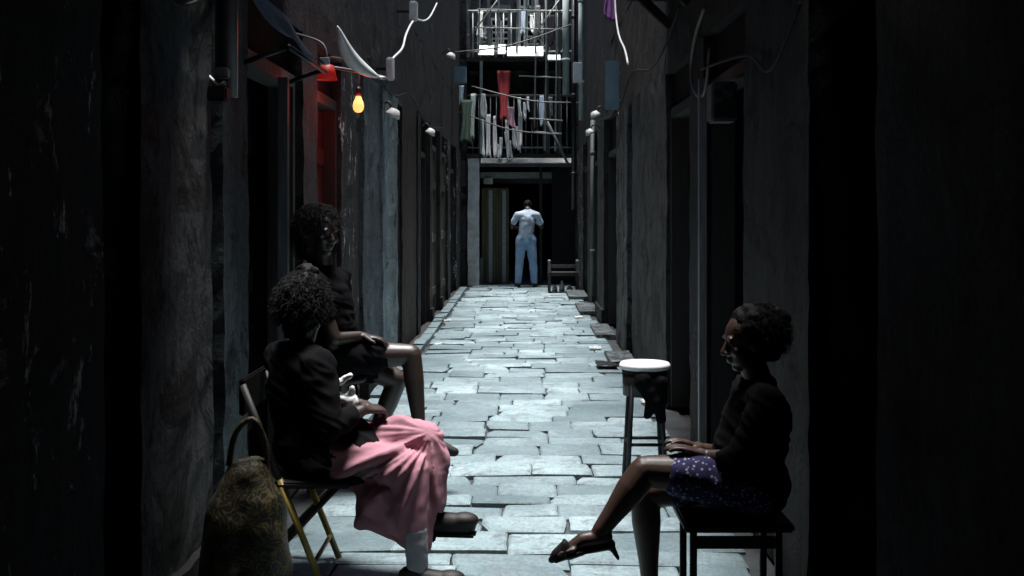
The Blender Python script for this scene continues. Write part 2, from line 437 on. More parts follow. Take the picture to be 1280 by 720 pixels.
# ------------------------------------------------------------------ row houses
HT = 6.6
def house(side, y0, y1, xw, label, piers, openings, upper_mat, gap_top=2.45, H=HT, step=.10, shade_ledge=None, fine=True):
    """side -1 left / +1 right; xw = |x| of the wall face; piers (y0,y1,mat,proud); openings dicts"""
    root = empty('row_house', (side * (xw + .5), (y0 + y1) / 2, 0), label, 'house', 'row houses along the alley')
    def bx(mb, ya, yb, d0, d1, z0, z1, grid=False):
        xa, xb = sorted((side * (xw - d1), side * (xw + d0)))     # d0 depth behind face, d1 proud of it
        (mb.gbox(xa, xb, ya, yb, z0, z1, step, .011) if grid else mb.box(xa, xb, ya, yb, z0, z1))
    for (ya, yb, mt, pr) in piers:
        mb = MB(); bx(mb, ya, yb, .42, pr, 0, gap_top, fine and ya > 1)
        mb.build('pier' if yb - ya < 1.6 else 'wall', mt, root)
        if pr > .02 and ya > 1:
            mb = MB(); bx(mb, ya - .005, yb + .005, .40, pr + .035, 0, .16 + .05 * random.random(), fine); mb.build('plinth', 'wall_dark', root)
    mb = MB(); bx(mb, y0, y1, .42, 0, gap_top, 3.5, fine and y0 > 0); bx(mb, y0, y1, .42, 0, 3.5, H)
    mb.build('upper_wall', upper_mat, root)
    mb = MB(); bx(mb, y0, y1, 4.2, -.90, 0, H); bx(mb, y0, y1, .9, -.42, gap_top + .03, gap_top + .2); mb.build('rear_wall', 'void', root)
    mb = MB(); bx(mb, y0 - .03, y1 + .03, 4.3, .22, H, H + .14); mb.build('roof', 'wall_dark', root)
    for op in openings:
        ya, yb = op['y']; dm = op.get('mat', 'wood_black'); dep = op.get('depth', .26)
        top = op.get('top', 2.12)
        if op.get('frame', 'frame_dark'):
            mb = MB(); fw = .06; e = .004
            for a, b_ in ((ya + e, ya + fw), (yb - fw, yb - e)): bx(mb, a, b_, .16, -.03 + op.get('fproud', 0), 0.004, top)
            bx(mb, ya + e, yb - e, .16, -.03 + op.get('fproud', 0), top + .002, top + .07)
            mb.build('door_frame', op.get('frame', 'frame_dark'), root)
        if top + .07 < gap_top - .05:
            mb = MB(); bx(mb, ya + .004, yb - .004, .2, -.06, top + .075, gap_top - .004); mb.build('transom', op.get('transom', 'void'), root)
        if op.get('open'): 
            mb = MB(); bx(mb, ya + .07, ya + .11, .88, -.2, .02, top - .01)
            d = mb.build('door', dm, root)
        else:
            mid = (ya + yb) / 2
            for a, b_ in ((ya + .065, mid - .004), (mid + .004, yb - .065)):
                mb = MB(); bx(mb, a, b_, dep + .04, -dep, .02, top - .006)
                for zz0 in (.25, 1.0, 1.75): bx(mb, a + .01, b_ - .01, dep - .002, -dep + .02, zz0, zz0 + .11)
                d = mb.build('door', dm, root)
            hx = side * (xw + dep - .03)
            MB().tube([(hx + side * .03, mid - .06, 1.02), (hx, mid - .06, 1.02), (hx, mid - .06, 1.14), (hx + side * .03, mid - .06, 1.14)], .008, 8).build('handle', 'steel', d, True)
        if op.get('step'):
            w, h = op['step']
            mb = MB(); xa, xb = sorted((side * (xw - w), side * (xw - .002)))
            mb.gbox(xa, xb, ya - .05, yb + .05, -.02, h, .12, .010); mb.build('door_step', 'step', root)
    if shade_ledge:  # ledges added above the doorways to darken the walls
        for (ya, yb, z, w) in shade_ledge:
            mb = MB(); xa, xb = sorted((side * (xw - w), side * (xw + .02)))
            mb.gbox(xa, xb, ya, yb, z, z + .09, .12, .008)
            k = ya + .3
            while k < yb - .1:
                mb.bar((side * (xw - .004), k, z - .22), (side * (xw - w + .08), k, z - .01), .06, .06); k += .9
            mb.build('shade_ledge', 'wall_dark', root)
    return root

XL, XR = 1.25, 1.05
h = house(-1, -5, 4.375, XL, 'blackened plaster house front with pale peeling flecks, nearest on the left',
    [(-5, .9, 'wall_black', 0), (1.9, 3.30, 'wall_black', .01), (3.57, 4.375, 'wall_grey', .03)],
    [dict(y=(.9, 1.9)), dict(y=(3.30, 3.57), frame=None, depth=.3)], 'wall_dark')
h = house(-1, 4.66, 8.54, XL, 'dark house front with the red lit door on the left',
    [(4.66, 5.07, 'wall_blue', .0), (6.22, 6.66, 'wall_dark', .02), (7.66, 8.54, 'wall_black', .0)],
    [dict(y=(5.07, 6.22), mat='wood_brown', frame='frame_grey', fproud=.01), dict(y=(6.66, 7.66), mat='wood_red', frame='frame_dark', depth=.12)],
    'wall_dark', shade_ledge=[(4.7, 5.9, 2.98, .30)])
h = house(-1, 8.54, 13.0, XL, 'house front with the pale blue pilaster on the left',
    [(8.54, 9.5, 'wall_blue', .03), (9.5, 10.6, 'wall_blue_pale', .055), (11.5, 13.0, 'wall_brown', .0)],
    [dict(y=(10.6, 11.5), depth=.3)], 'wall_dark', gap_top=2.5)
h = house(-1, 13.0, 21.72, XL, 'farthest left house front with tall brown slatted shutters',
    [(13.0, 13.35, 'wall_dark', .02), (14.6, 14.9, 'wall_brown', .03), (16.3, 16.6, 'wall_brown', .03), (18.2, 18.9, 'wall_black', .01), (20.3, 21.72, 'wall_black', .02)],
    [dict(y=(13.35, 14.6), mat='wood_brown'), dict(y=(14.9, 16.3), mat='wood_slat', depth=.05, frame='frame_grey', top=2.3), dict(y=(16.6, 18.2), mat='wood_slat', depth=.05, frame='frame_grey', top=2.3), dict(y=(18.9, 20.3))],
    'wall_dark', gap_top=2.6, H=7.2)
h = house(1, -5, 4.05, XR, 'darkened plaster house front, nearest on the right',
    [(-5, 1.0, 'wall_right', 0), (1.9, 3.34, 'wall_right', .0)],
    [dict(y=(1.0, 1.9)), dict(y=(3.34, 4.05), frame=None, depth=.34)], 'wall_dark')
h = house(1, 4.06, 8.26, XR, 'house front with a pale door post behind the seated person on the right',
    [(4.06, 5.25, 'wall_right', .02), (6.48, 7.02, 'wall_dark', .01)],
    [dict(y=(5.25, 6.48), open=True, frame='frame_dark'), dict(y=(7.02, 8.26), depth=.34)], 'wall_dark', shade_ledge=[(4.1, 8.2, 2.98, .30)])
h = house(1, 8.26, 12.5, XR, 'house front with the broad grey stained pier behind the white stool',
    [(8.26, 10.9, 'wall_grey_dark', .0), (11.25, 12.5, 'wall_grey', .02)],
    [dict(y=(10.9, 11.25), frame=None, depth=.3)], 'wall_brown', gap_top=2.5)
h = house(1, 12.5, 21.72, XR, 'farthest right house front with dark doors and stone steps',
    [(14.3, 15.6, 'wall_dark', .03), (17.0, 18.2, 'wall_dark', .02), (19.6, 21.72, 'wall_black', .02)],
    [dict(y=(12.5, 14.3), depth=.3), dict(y=(15.6, 17.0), mat='wood_brown', step=(.27, .05)), dict(y=(18.2, 19.6), step=(.32, .06))],
    'wall_dark', gap_top=2.6, H=7.2)
# loose stone steps by the right wall
for (xa, xb, ya, yb, hh, lb) in ((.80, 1.04, 10.35, 11.15, .05, 'worn stone step nearest the white stool'), (.82, 1.04, 12.7, 14.0, .035, 'pale stone step in front of a black doorway')):
    tag(MB().gbox(xa, xb, ya, yb, -.03, hh, .09, .012).build('stone_step', 'step'), lb, 'step', 'stone steps along the right wall')

# unseen cover and back wall, added to keep the foreground dark
cp = empty('shade_cover', (0, -.8, 0), 'unseen cover over the near walls, added to shade them', 'building')
mb = MB(); mb.box(-1.22, 1.02, -5, 4.05, 2.42, 2.54); mb.build('shade_roof', 'wall_black', cp)
for yb in (-3.5, -2, -.5, 1, 2.5, 3.90): MB().box(-1.22, 1.02, yb, yb + .12, 2.30, 2.417).build('beam', 'frame_dark', cp)  # beams of the added shade cover
MB().box(-1.24, 1.04, -5.3, -5.02, 0, 6.6).build('light_block_wall', 'wall_black', cp)  # added wall blocking light from behind the camera
# ------------------------------------------------------------------ end building
EB = empty('gate_building', (0, 22, 0), 'end building closing the alley with a dark passage and cluttered balconies', 'building')
Yf = 21.85
mb = MB()
mb.box(-6, -1.12, Yf, 30, 0, 7); mb.box(1.0, 6, Yf, 30, 0, 7); mb.box(-1.12, 1.0, 23.3, 30, 2.5, 7); mb.box(-1.12, 1.0, 29.4, 30, 0, 2.5)
mb.build('wall', 'wall_grey', EB)
mb = MB(); mb.box(-1.12, 1.0, Yf - .02, 23.29, 2.47, 2.56); mb.build('balcony_floor', 'frame_dark', EB)
mb = MB(); mb.box(-1.12, 1.0, Yf - .0, 23.29, 4.36, 4.44); mb.build('balcony_floor', 'frame_dark', EB)
MB().gbox(-1.09, -.87, Yf - .16, Yf + .02, 0, 2.46, .12, .010).build('post', 'white_dirty', EB)
MB().box(-.868, .96, Yf - .14, Yf + .0, 2.30, 2.40).build('lintel', 'frame_grey', EB)
rot = Matrix.Translation((0.03, Yf - .11, 2.42)) @ Matrix.Rotation(R(42), 4, 'X')
mb = MB(); mb.box(-.87, .93, -.07, .07, -.01, .01, 0, rot); mb.build('lit_edge', 'white_dirty', EB)  # pale tilted strip stands in for the lintel's lit edge
MB().box(-.87, .98, Yf + .55, Yf + .68, 2.10, 2.22).build('beam', 'frame_bamboo', EB)
MB().box(-.87, .98, Yf + 1.6, Yf + 1.75, 2.02, 2.15).build('beam', 'frame_pale', EB)
mb = MB(); mb.box(-.84, -.30, Yf + .42, Yf + .47, .01, 1.90)
dr = mb.build('door', 'wood_olive', EB)
for xa in (-.70, -.43):
    MB().box(xa, xa + .07, Yf + .40, Yf + .418, .02, 1.86).build('stile', 'frame_bamboo', dr)
MB().box(-.865, -.81, Yf + .2, Yf + .28, .0, .52).build('bollard_board', 'frame_pale', EB)
MB().box(.30, .36, Yf + .2, Yf + .3, 0, 2.46).build('jamb', 'frame_dark', EB)
mb = MB(); mb.box(.55, .99, Yf + .3, Yf + .36, 0, 2.4); mb.build('door', 'wood_black', EB)
# balcony railings
def railing(z0, z1, xs, mt, Y, r=.012):
    mb = MB()
    mb.tube([(-1.1, Y, z1), (.98, Y, z1)], .024, 8); mb.tube([(-1.1, Y, z0 + .12), (.98, Y, z0 + .12)], .016, 8)
    for xx in xs: mb.tube([(xx, Y, z0), (xx, Y, z1)], r, 6)
    return mb.build('railing', mt, EB, True)
railing(2.56, 3.70, [-1.0 + .115 * i for i in range(18)], 'frame_pale', Yf + .04)
railing(4.44, 5.35, [-1.0 + .15 * i for i in range(14)], 'white_dirty', Yf + .04)
# balcony posts
for xx, z0, z1, mt in ((-.72, 4.44, 6.9, 'frame_pale'), (-.12, 4.6, 6.9, 'white_dirty'), (-.01, 4.45, 6.9, 'white_dirty'), (.14, 5.4, 6.9, 'frame_pale'), (-.86, 2.56, 4.36, 'pipe_green'), (.42, 2.56, 6.9, 'frame_grey'), (.66, 2.56, 6.9, 'frame_grey')):
    MB().box(xx, xx + .055, Yf - .06, Yf - .005, z0, z1).build('balcony_post', mt, EB)
# sloping white sheets below the upper storey
for xa, xb, z in ((-.88, -.58, 4.52), (-.50, -.36, 4.54), (-.32, .37, 4.50), (.46, .70, 4.38)):
    rot = Matrix.Translation(((xa + xb) / 2, Yf - .24, z + .02)) @ Matrix.Rotation(R(40), 4, 'X')
    hh = .17 if xa < .4 else .09
    MB().box(-(xb - xa) / 2, (xb - xa) / 2, -hh, hh, -.012, .012, 0, rot).build('awning_sheet', 'white', EB)
# upper windows with frames
for xa, xb, za, zb in ((-.66, -.30, 4.75, 5.4), (-.92, -.70, 4.75, 5.25), (.08, .36, 4.75, 5.5), (-.1, .25, 5.7, 6.6)):
    Yw = 23.3
    mb = MB(); t = .05
    mb.box(xa, xb, Yw - .08, Yw - .003, za - t, za); mb.box(xa, xb, Yw - .08, Yw - .003, zb, zb + t)
    for q_ in (xa - t, (xa + xb) / 2 - .02, xb): mb.box(q_, q_ + t, Yw - .08, Yw - .004, za - t, zb + t)
    for i in range(1, 5): mb.box(xa, xb, Yw - .06, Yw - .01, za + (zb - za) * i / 5, za + (zb - za) * i / 5 + .03)
    w_ = mb.build('window', 'white_dirty', EB)
    MB().box(xa, xb, Yw - .006, Yw - .002, za, zb).build('pane', 'void', w_)
# braced frame of the second storey
mb = MB()
for a, b_ in (((-.70, 4.6), (-.70, 5.35)), ((-.32, 4.6), (-.32, 5.35))): mb.box(a[0], a[0] + .06, Yf - .13, Yf - .08, a[1], b_[1])
mb.box(-.70, -.26, Yf - .128, Yf - .082, 5.352, 5.44); mb.build('balcony_frame', 'frame_pale', EB)

sf = empty('bamboo_scaffold', (.3, Yf - .3, 2.5), 'pale bamboo scaffold poles lashed in front of the upper balconies', 'scaffold')
for px, za, zb, r_ in ((598, 4.5, 6.9, .016), (622, 4.6, 6.9, .018), (646, 4.5, 6.9, .022), (657, 4.6, 6.9, .018), (668, 3.0, 6.9, .016), (681, 2.6, 6.9, .016), (694, 2.6, 6.9, .018)):
    x_ = P(px, 0, Yf - .3).x; MB().tube([(x_, Yf - .30, za), (x_ + .03, Yf - .30, (za + zb) / 2), (x_ - .01, Yf - .30, zb)], r_, 8).build('pole', 'frame_bamboo', sf, True)
for z_, xa, xb in ((4.95, -.95, .75), (5.30, -.9, .7), (5.62, -.95, .8), (4.02, -.1, .75), (3.2, .1, .75), (2.95, .15, .72)):
    MB().tube([(xa, Yf - .335, z_ + .02), (xb, Yf - .335, z_ - .02)], .014, 8).build('crossbar', 'frame_bamboo', sf, True)
for a_, b_ in (((-.95, 4.9), (-.35, 5.7)), ((.12, 4.7), (.75, 5.6))):
    MB().tube([(a_[0], Yf - .37, a_[1]), (b_[0], Yf - .37, b_[1])], .014, 8).build('brace', 'frame_bamboo', sf, True)
# clothes and rags on the balconies
def cloth(name, xc, w, ztop, zbot, Y, mt, label, cat, group=None, lean=.0, seed=0, flare=.1, lean_out=.36):
    mb = MB(); nx, nz = 8, 14; rows = []
    for j in range(nz + 1):
        t = j / nz; row = []
        for i in range(nx + 1):
            s = i / nx - .5
            ww = w * (1 + flare * t) * (.82 + .18 * math.sin(t * 5 + seed))
            row.append(mb.bm.verts.new((xc + s * ww + lean * t, Y - lean_out * (zbot < ztop) * t * (ztop - zbot) * .9 + .030 * math.sin(s * 14 + seed + t * 2) * (.3 + t), ztop + (zbot - ztop) * t + .03 * math.sin(s * 5 + seed) * t)))
        rows.append(row)
    for a, b_ in zip(rows, rows[1:]):
        for i in range(nx): mb.bm.faces.new((a[i], a[i + 1], b_[i + 1], b_[i]))
    bmesh.ops.recalc_face_normals(mb.bm, faces=mb.bm.faces[:])
    r_ = bmesh.ops.solidify(mb.bm, geom=mb.bm.faces[:], thickness=.008)
    o = mb.build(name, mt, None, True)
    return tag(o, label, cat, group)
rr = random.Random(11)
places = ['narrow white rag second from the left end', 'white rag knotted in the gap below the crimson cloth', 'short white rag at the foot of the railing', 'white rag with a slanting hem beside the faded pink cloth', 'tiny white rag tied at the middle of the rail', 'white rag at the left end of the lower balcony rail', 'second white rag from the left on the lower balcony', 'short white rag left of the crimson cloth', 'slanting white rag just under the crimson cloth', 'long white rag right of the crimson cloth', 'thin white rag slanting on the lower balcony', 'rightmost long white rag on the lower balcony', 'high white rag tied right of the crimson cloth', 'small high white rag farthest right on the rail']
for (px, y0_, y1_, w, ln), lb in zip(((604, 150, 196, .06, .01), (637, 176, 198, .10, .03), (623, 180, 198, .10, 0), (646, 158, 190, .08, .05), (655, 128, 150, .07, .02), (610, 143, 197, .13, .02), (618, 145, 197, .09, .02), (626, 172, 197, .08, 0), (633, 150, 198, .08, .04), (641, 148, 185, .09, .04), (632, 165, 199, .07, .06), (650, 140, 184, .10, .02), (649, 122, 147, .09, .02), (660, 121, 139, .07, 0)), places):
    p = P(px, y0_, Yf - .05); q = P(px, y1_, Yf - .05)
    cloth('hanging_rag', p.x, w * .8, p.z, q.z, Yf - .05 - rr.uniform(0, .04), 'white', lb, 'rag', 'white rags on the lower balcony', ln, rr.uniform(0, 6))
p = P(630, 88, Yf - .3)
cloth('hanging_cloth', p.x, .27, p.z, P(630, 152, Yf - .3).z, Yf - .25, 'red_cloth', 'long crimson cloth hanging from the upper balcony', 'cloth', None, 0, 1, -.25)
cloth('hanging_cloth', P(638, 0, Yf).x, .16, P(0, 135, Yf).z, P(0, 160, Yf).z, Yf - .2, 'pinkish', 'small faded pink cloth beside the crimson cloth', 'cloth', None, .02, 3)
cloth('hanging_cloth', P(583, 0, 20.6).x, .22, P(0, 125, 20.6).z, P(0, 180, 20.6).z, 20.6, 'green_cloth', 'dark green cloth hanging by the left end of the balcony', 'cloth', None, 0, 2)
cloth('hanging_cloth', P(762, 0, 13).x, .14, P(0, -12, 13).z, P(0, 26, 13).z, 13.0, 'purple', 'purple cloth hanging high on the right wall', 'cloth', None, 0, 4)
rc = random.Random(5)
clut = [(604, 118, 148, .12, 'white_dirty', 'short dingy cloth at the left of the lower rail'), (667, 123, 165, .13, 'cloth_dark', 'charcoal cloth on the lower rail right of the white rags'), (677, 120, 158, .10, 'shirt', 'pale blue cloth hanging right on the lower balcony'), (688, 122, 150, .09, 'frame_grey', 'small grey cloth near the right end of the rail'),
        (601, 16, 50, .12, 'white_dirty', 'dingy cloth at the left of the upper balcony'), (655, 14, 46, .11, 'shirt', 'pale blue cloth in the middle of the upper balcony'), (664, 20, 42, .08, 'white', 'small white cloth in the upper balcony'), (672, 8, 50, .10, 'frame_grey', 'grey cloth at the right of the upper balcony'), (690, 20, 60, .12, 'cloth_dark', 'charcoal cloth at the right end of the upper balcony'),
        (592, 118, 176, .10, 'pipe_green', 'pale green cloth strip by the left balcony post'), (575, 108, 135, .16, 'blue_panel', 'faded blue cloth under the pale blue box')]
for px, ya, yb, w_, mt, lb in clut:
    cloth('hanging_cloth', P(px, 0, Yf - .1).x, w_, P(0, ya, Yf).z, P(0, yb, Yf).z, Yf - .08 - rc.uniform(0, .05), mt, lb, 'cloth', 'clothes drying on the balconies', rc.uniform(-.03, .03), rc.uniform(0, 6))
for (xa, ya, xb, yb, Yc, lb) in ((590, 108, 742, 128, 20.6, 'thin cable sagging across the alley below the crimson cloth'), (560, 66, 716, 30, 20.2, 'thin cable slanting across the upper balcony'), (575, 140, 700, 168, 21.2, 'thin cable drooping in front of the lower balcony')):
    A_, B_ = P(xa, ya, Yc), P(xb, yb, Yc); mid_ = (A_ + B_) / 2 - V((0, 0, .12))
    tag(MB().tube(curve_pts([A_, mid_, B_]), .012, 6).build('power_cable', 'cable_grey', None, True), lb, 'cable')
bx0 = P(606, 0, 23.2).x
for i, (px, py, r_) in enumerate(((605, 50, .10), (676, 50, .09), (700, 116, .09))):
    p = P(px, py, Yf + .25); z0 = 4.44 if py < 60 else 2.56
    rt = empty('flower_pot', (p.x, Yf + .25, z0), ('pot plant at the left of the upper balcony', 'pot plant at the right of the upper balcony', 'pot plant at the right end of the lower balcony')[i], 'plant')
    MB().lathe([(0, 0), (r_ * .7, 0), (r_, .2), (r_ * .85, .2), (r_ * .8, .17), (0, .17)], (p.x, Yf + .25, z0), 16).build('pot', 'step', rt, True)
    mb = MB()
    for k in range(60):
        c_ = V((p.x + rc.gauss(0, .09), Yf + .25 + rc.gauss(0, .07), z0 + .34 + rc.gauss(0, .10))); d_ = V((rc.gauss(0, 1), rc.gauss(0, 1), rc.gauss(0, 1))).normalized() * .05; e_ = d_.orthogonal().normalized() * .022
        mb.bm.faces.new([mb.bm.verts.new(c_ + q_) for q_ in (-d_, e_, d_, -e_)])
    for k in range(6): mb.tube([(p.x, Yf + .25, z0 + .16), (p.x + rc.gauss(0, .06), Yf + .25 + rc.gauss(0, .05), z0 + .42)], .005, 5)
    mb.build('leaves', 'green_cloth', rt)
# clothes pole & diagonal pole
a, b_ = P(684, 152, 21.5), P(710, 205, 21.5)
tag(MB().tube([a, b_], .028, 8).build('wooden_pole', 'frame_pale', None, True), 'thin pale pole leaning diagonally against the balcony', 'pole')
# pipes on the right end
for px0, px1, y0_, y1_, Y, mt, lb in ((703, 712, -30, 118, 20.9, 'pipe_green', 'thick pale green pipe by the right end of the balconies'),
                                     (714, 720, -40, 262, 20.0, 'pipe_black', 'black pipe running down beside the pale green pipe'),
                                     (723, 730, -40, 150, 19.2, 'pipe_green', 'thinner pale green pipe right of the black pipe'),
                                     (738, 744, 150, 370, 16.0, 'pipe_dim', 'dim grey green pipe beside the far right doorway'),
                                     (772, 780, 130, 350, 12.4, 'pipe_dim', 'grey green pipe down the blue pier on the right')):
    x = ((px0 + px1) / 2 - VX) / F * Y; r_ = (px1 - px0) / 2 / F * Y
    z1, z0 = P(0, y0_, Y).z, max(0, P(0, y1_, Y).z)
    rt = empty('drain_pipe', (x, Y, z0), lb, 'pipe', 'pipes on the right side')
    MB().tube([(x, Y, z0), (x, Y, z1)], r_, 12).build('pipe', mt, rt, True)
    zc = z0 + .6
    mb = MB()
    while zc < z1 - .2:
        mb.tube([(x, Y, zc), (x, Y, zc + .07)], r_ * 1.25, 12); zc += 1.4
    mb.build('collar', mt, rt, True)
# pale boxes
tag(MB().box(P(716, 0, 18.8).x, P(727, 0, 18.8).x, 18.65, 18.8, P(0, 104, 18.8).z, P(0, 79, 18.8).z, .01).build('meter_box', 'white'), 'bright white box fixed high beside the right pipes', 'box')
x0, x1 = P(757, 0, 12.2).x, P(774, 0, 12.2).x
pn = empty('wall_panel', (x1, 12.2, 2.6), 'pale blue metal panel sticking out from the right wall', 'panel')
MB().box(x0, x1, 12.18, 12.21, P(0, 137, 12.2).z, P(0, 76, 12.2).z, .004).build('sheet', 'blue_panel', pn)
mb = MB()
for zz in (P(0, 90, 12.2).z, P(0, 125, 12.2).z): mb.bar((x0 + .02, 12.225, zz), (XR + .02, 12.225, zz), .02, .02)
mb.build('bracket', 'steel', pn)
tag(MB().box(P(568, 0, 19.5).x, P(583, 0, 19.5).x, 19.4, 19.62, P(0, 104, 19.5).z, P(0, 84, 19.5).z, .01).build('meter_box', 'blue_panel'), 'pale blue box at the far left below the upper balcony', 'box')
tag(MB().box(-.80, -.62, Yf + .44, Yf + .54, 1.98, 2.10, .01).build('meter_box', 'white_dirty'), 'small whitish box over the olive door in the passage', 'box')

# ------------------------------------------------------------------ lamps, cables, awning on the walls
def wallY(px, x): return abs(x) * F / abs(px - VX)
pts = [P(px, py, wallY(px, -1.08)) for px, py in ((546, 4), (538, 20), (530, 26), (518, 25), (508, 42), (503, 60), (492, 72), (487, 80))]
tag(MB().tube(curve_pts(pts), .010, 8).build('power_cable', 'cable_white', None, True), 'white cable sagging down the left wall between two white boxes', 'cable')
for px, y0_, y1_, w, lb in ((517, 2, 26, 10, 'upper white junction box on the sagging white cable'), (488, 72, 100, 9, 'lower white junction box where the sagging cable ends')):
    Y = wallY(px, -1.08)
    rt = empty('junction_box', P(px, y1_, Y), lb, 'box', 'junction boxes on the left wall')
    a, b_ = P(px - w / 2, y1_, Y), P(px + w / 2, y0_, Y)
    MB().box(a.x, b_.x, Y - .05, Y + .05, a.z, b_.z, .01).build('casing', 'white', rt)
    MB().box(a.x + .01, b_.x - .01, Y - .062, Y - .052, a.z + .02, b_.z - .02, .004).build('lid', 'white_dirty', rt)
    MB().bar((a.x - .0, Y + .03, (a.z + b_.z) / 2), (-XL - .02, Y + .03, (a.z + b_.z) / 2), .025, .025).build('bracket', 'iron', rt)
# white leaf shaped street lamp
rt = empty('street_lamp', (-1.25, 6.9, 2.4), 'long white leaf shaped lamp head slanting above the red bulb', 'lamp')
A, B = P(422, 33, 6.2), P(474, 97, 6.6)
mb = MB(); rows = []
d = (B - A); L = d.length; dn = d.normalized(); side_ = V((0, 1, 0)); side_ = (side_ - dn * side_.dot(dn)).normalized(); up = dn.cross(side_)
for i in range(15):
    t = i / 14; w = .052 * math.sin(math.pi * t) ** .8 + .006
    c_ = A + d * t + up * (-.055 * math.sin(math.pi * t))
    rows.append([mb.bm.verts.new(c_ + side_ * w * math.cos(a) * 1.0 + up * w * .75 * math.sin(a)) for a in [2 * math.pi * k / 14 for k in range(14)]])
for a, b_ in zip(rows, rows[1:]):
    for k in range(14): mb.bm.faces.new((a[k], a[(k + 1) % 14], b_[(k + 1) % 14], b_[k]))
mb.bm.faces.new(rows[0][::-1]); mb.bm.faces.new(rows[-1])
mb.build('lamp_head', 'white', rt, True)
MB().tube(curve_pts([B, P(480, 97, 6.65), (-1.02, 6.9, 2.30), (-1.27, 7.1, 2.36)]), .010, 8).build('arm', 'steel', rt, True)
# glowing bulb
bp = P(448, 130, 7.1)
rt = empty('hanging_bulb', (bp.x, bp.y, bp.z + .3), 'glowing bare light bulb in front of the red door', 'lamp')
prof = [(.0, -.055), (.018, -.052), (.032, -.035), (.036, -.012), (.031, .012), (.021, .035), (.016, .052), (.0, .053)]
MB().lathe(prof, bp).build('bulb', 'bulb', rt, True)
MB().lathe([(.0, .05), (.019, .05), (.02, .09), (.012, .11), (0, .111)], bp).build('socket', 'iron', rt, True)
MB().tube(curve_pts([bp + V((0, 0, .11)), bp + V((-.02, .03, .26)), (-1.27, 7.25, 2.44)]), .006, 8).build('cord', 'cable_grey', rt, True)
lt = bpy.data.lights.new('bulb_glow', 'POINT'); lt.energy = 2.0; lt.color = (1, .05, .025); lt.shadow_soft_size = .06
lo = bpy.data.objects.new('bulb_glow', lt); col.objects.link(lo); lo.location = bp + V((.0, -.0, -.0)); setparent(lo, rt)
rp = P(409, 100, 6.05)
rt = empty('red_lit_shade', rp, 'small red shade left of the yellow bulb, its glow added', 'lamp')
mb = MB().lathe([(.018, .075), (.030, .07), (.052, .0), (.055, .0), (.036, .078), (.018, .085)], rp, 20); mb.build('lamp_shade', 'red_glow', rt, True)
MB().tube(curve_pts([rp + V((0, 0, .08)), rp + V((-.03, .02, .2)), (-1.27, 6.15, 2.42)]), .006, 8).build('cord', 'cable_grey', rt, True)
# small shades along the walls
def wall_lamp(px, py, Y, sgn, w, label, mt='white_dirty'):
    p = P(px, py, Y)
    rt = empty('wall_lamp', p, label, 'lamp', 'small wall lamps along the alley')
    tilt = Matrix.Translation(p) @ Matrix.Rotation(R(25 * sgn), 4, 'Y')
    mb = MB().lathe([(w * .15, .075), (w * .3, .07), (w * .5, .02), (w * .5, .0), (w * .44, .004), (w * .2, .05), (0, .05)], (0, 0, 0), 18)
    bmesh.ops.transform(mb.bm, matrix=tilt, verts=mb.bm.verts[:])
    mb.build('lamp_shade', mt, rt, True)
    xw = (XR if p.x > 0 else -XL) + (.02 if p.x > 0 else -.02)
    MB().tube(curve_pts([p + V((0, 0, .07)), p + V((.3 * (xw - p.x), .02, .13)), (xw, Y + .03, p.z + .04)]), .011, 8).build('arm', 'iron', rt, True)
wall_lamp(490, 146, 9.6, 1, .13, 'small white lamp shade above the pale blue pilaster')
wall_lamp(537, 168, 13.2, 1, .12, 'white lamp shade over the brown plaster at the left')
wall_lamp(563, 72, 17.0, 1, .15, 'highest small lamp shade at the far left')
wall_lamp(745, 146, 14.0, -1, .13, 'tilted lamp shade on the right wall below the blue panel')
wall_lamp(738, 168, 15.0, -1, .12, 'dimmer lamp shade farther along the right wall', 'white_dirty')
# cables right
pts = [P(px, py, wallY(px, .98)) for px, py in ((768, -20), (770, 20), (774, 45), (781, 62), (785, 80))]
tag(MB().tube(curve_pts(pts), .010, 8).build('power_cable', 'cable_white', None, True), 'white cable running down the right wall', 'cable')
pts = [(1.03 - .02 * (i % 2), P(px, py, 6.5).y, P(px, py, 6.5).z) for i, (px, py) in enumerate(((870, 0), (868, 50)))]
pts = [P(px, py, wallY(px, 1.02)) for px, py in ((880, 10), (869, 45), (864, 80), (866, 108), (874, 121), (882, 110), (887, 60))]
tag(MB().tube(curve_pts(pts), .010, 8).build('power_cable', 'cable_grey', None, True), 'dim cable loop hanging over the right doorway', 'cable')
Y = wallY(902, 1.0); p = P(902, 128, Y)
rt = empty('switch_box', p, 'dim grey box on the right wall beside the cable loop', 'box')
MB().box(p.x - .06, p.x + .07, Y - .06, Y + .1, p.z - .1, p.z + .1, .01, None).build('casing', 'frame_grey', rt)
MB().box(p.x - .05, p.x + .06, Y - .075, Y - .062, p.z - .085, p.z + .085, .004).build('lid', 'wall_grey', rt)
for x_, zs, ys, lb in ((-1.20, (2.62, 2.50, 2.66, 2.52, 2.7), (8.6, 10.2, 11.8, 14, 17), 'dim cable drooping along the far left wall'), (1.0, (2.75, 2.55, 2.72, 2.5, 2.66), (7.2, 8.6, 10.4, 12, 15), 'dim cable drooping along the right wall over the grey pier'), (-1.21, (2.30, 2.16, 2.34), (3.4, 3.9, 4.45), 'dim cable sagging across the near left pier'), (1.01, (2.2, 2.02, 2.15, 2.25), (4.1, 4.6, 5.1, 6.4), 'dim cable sagging behind the person on the right')):
    tag(MB().tube(curve_pts([(x_, y_, z_) for y_, z_ in zip(ys, zs)]), .007, 6).build('power_cable', 'cable_black', None, True), lb, 'cable')
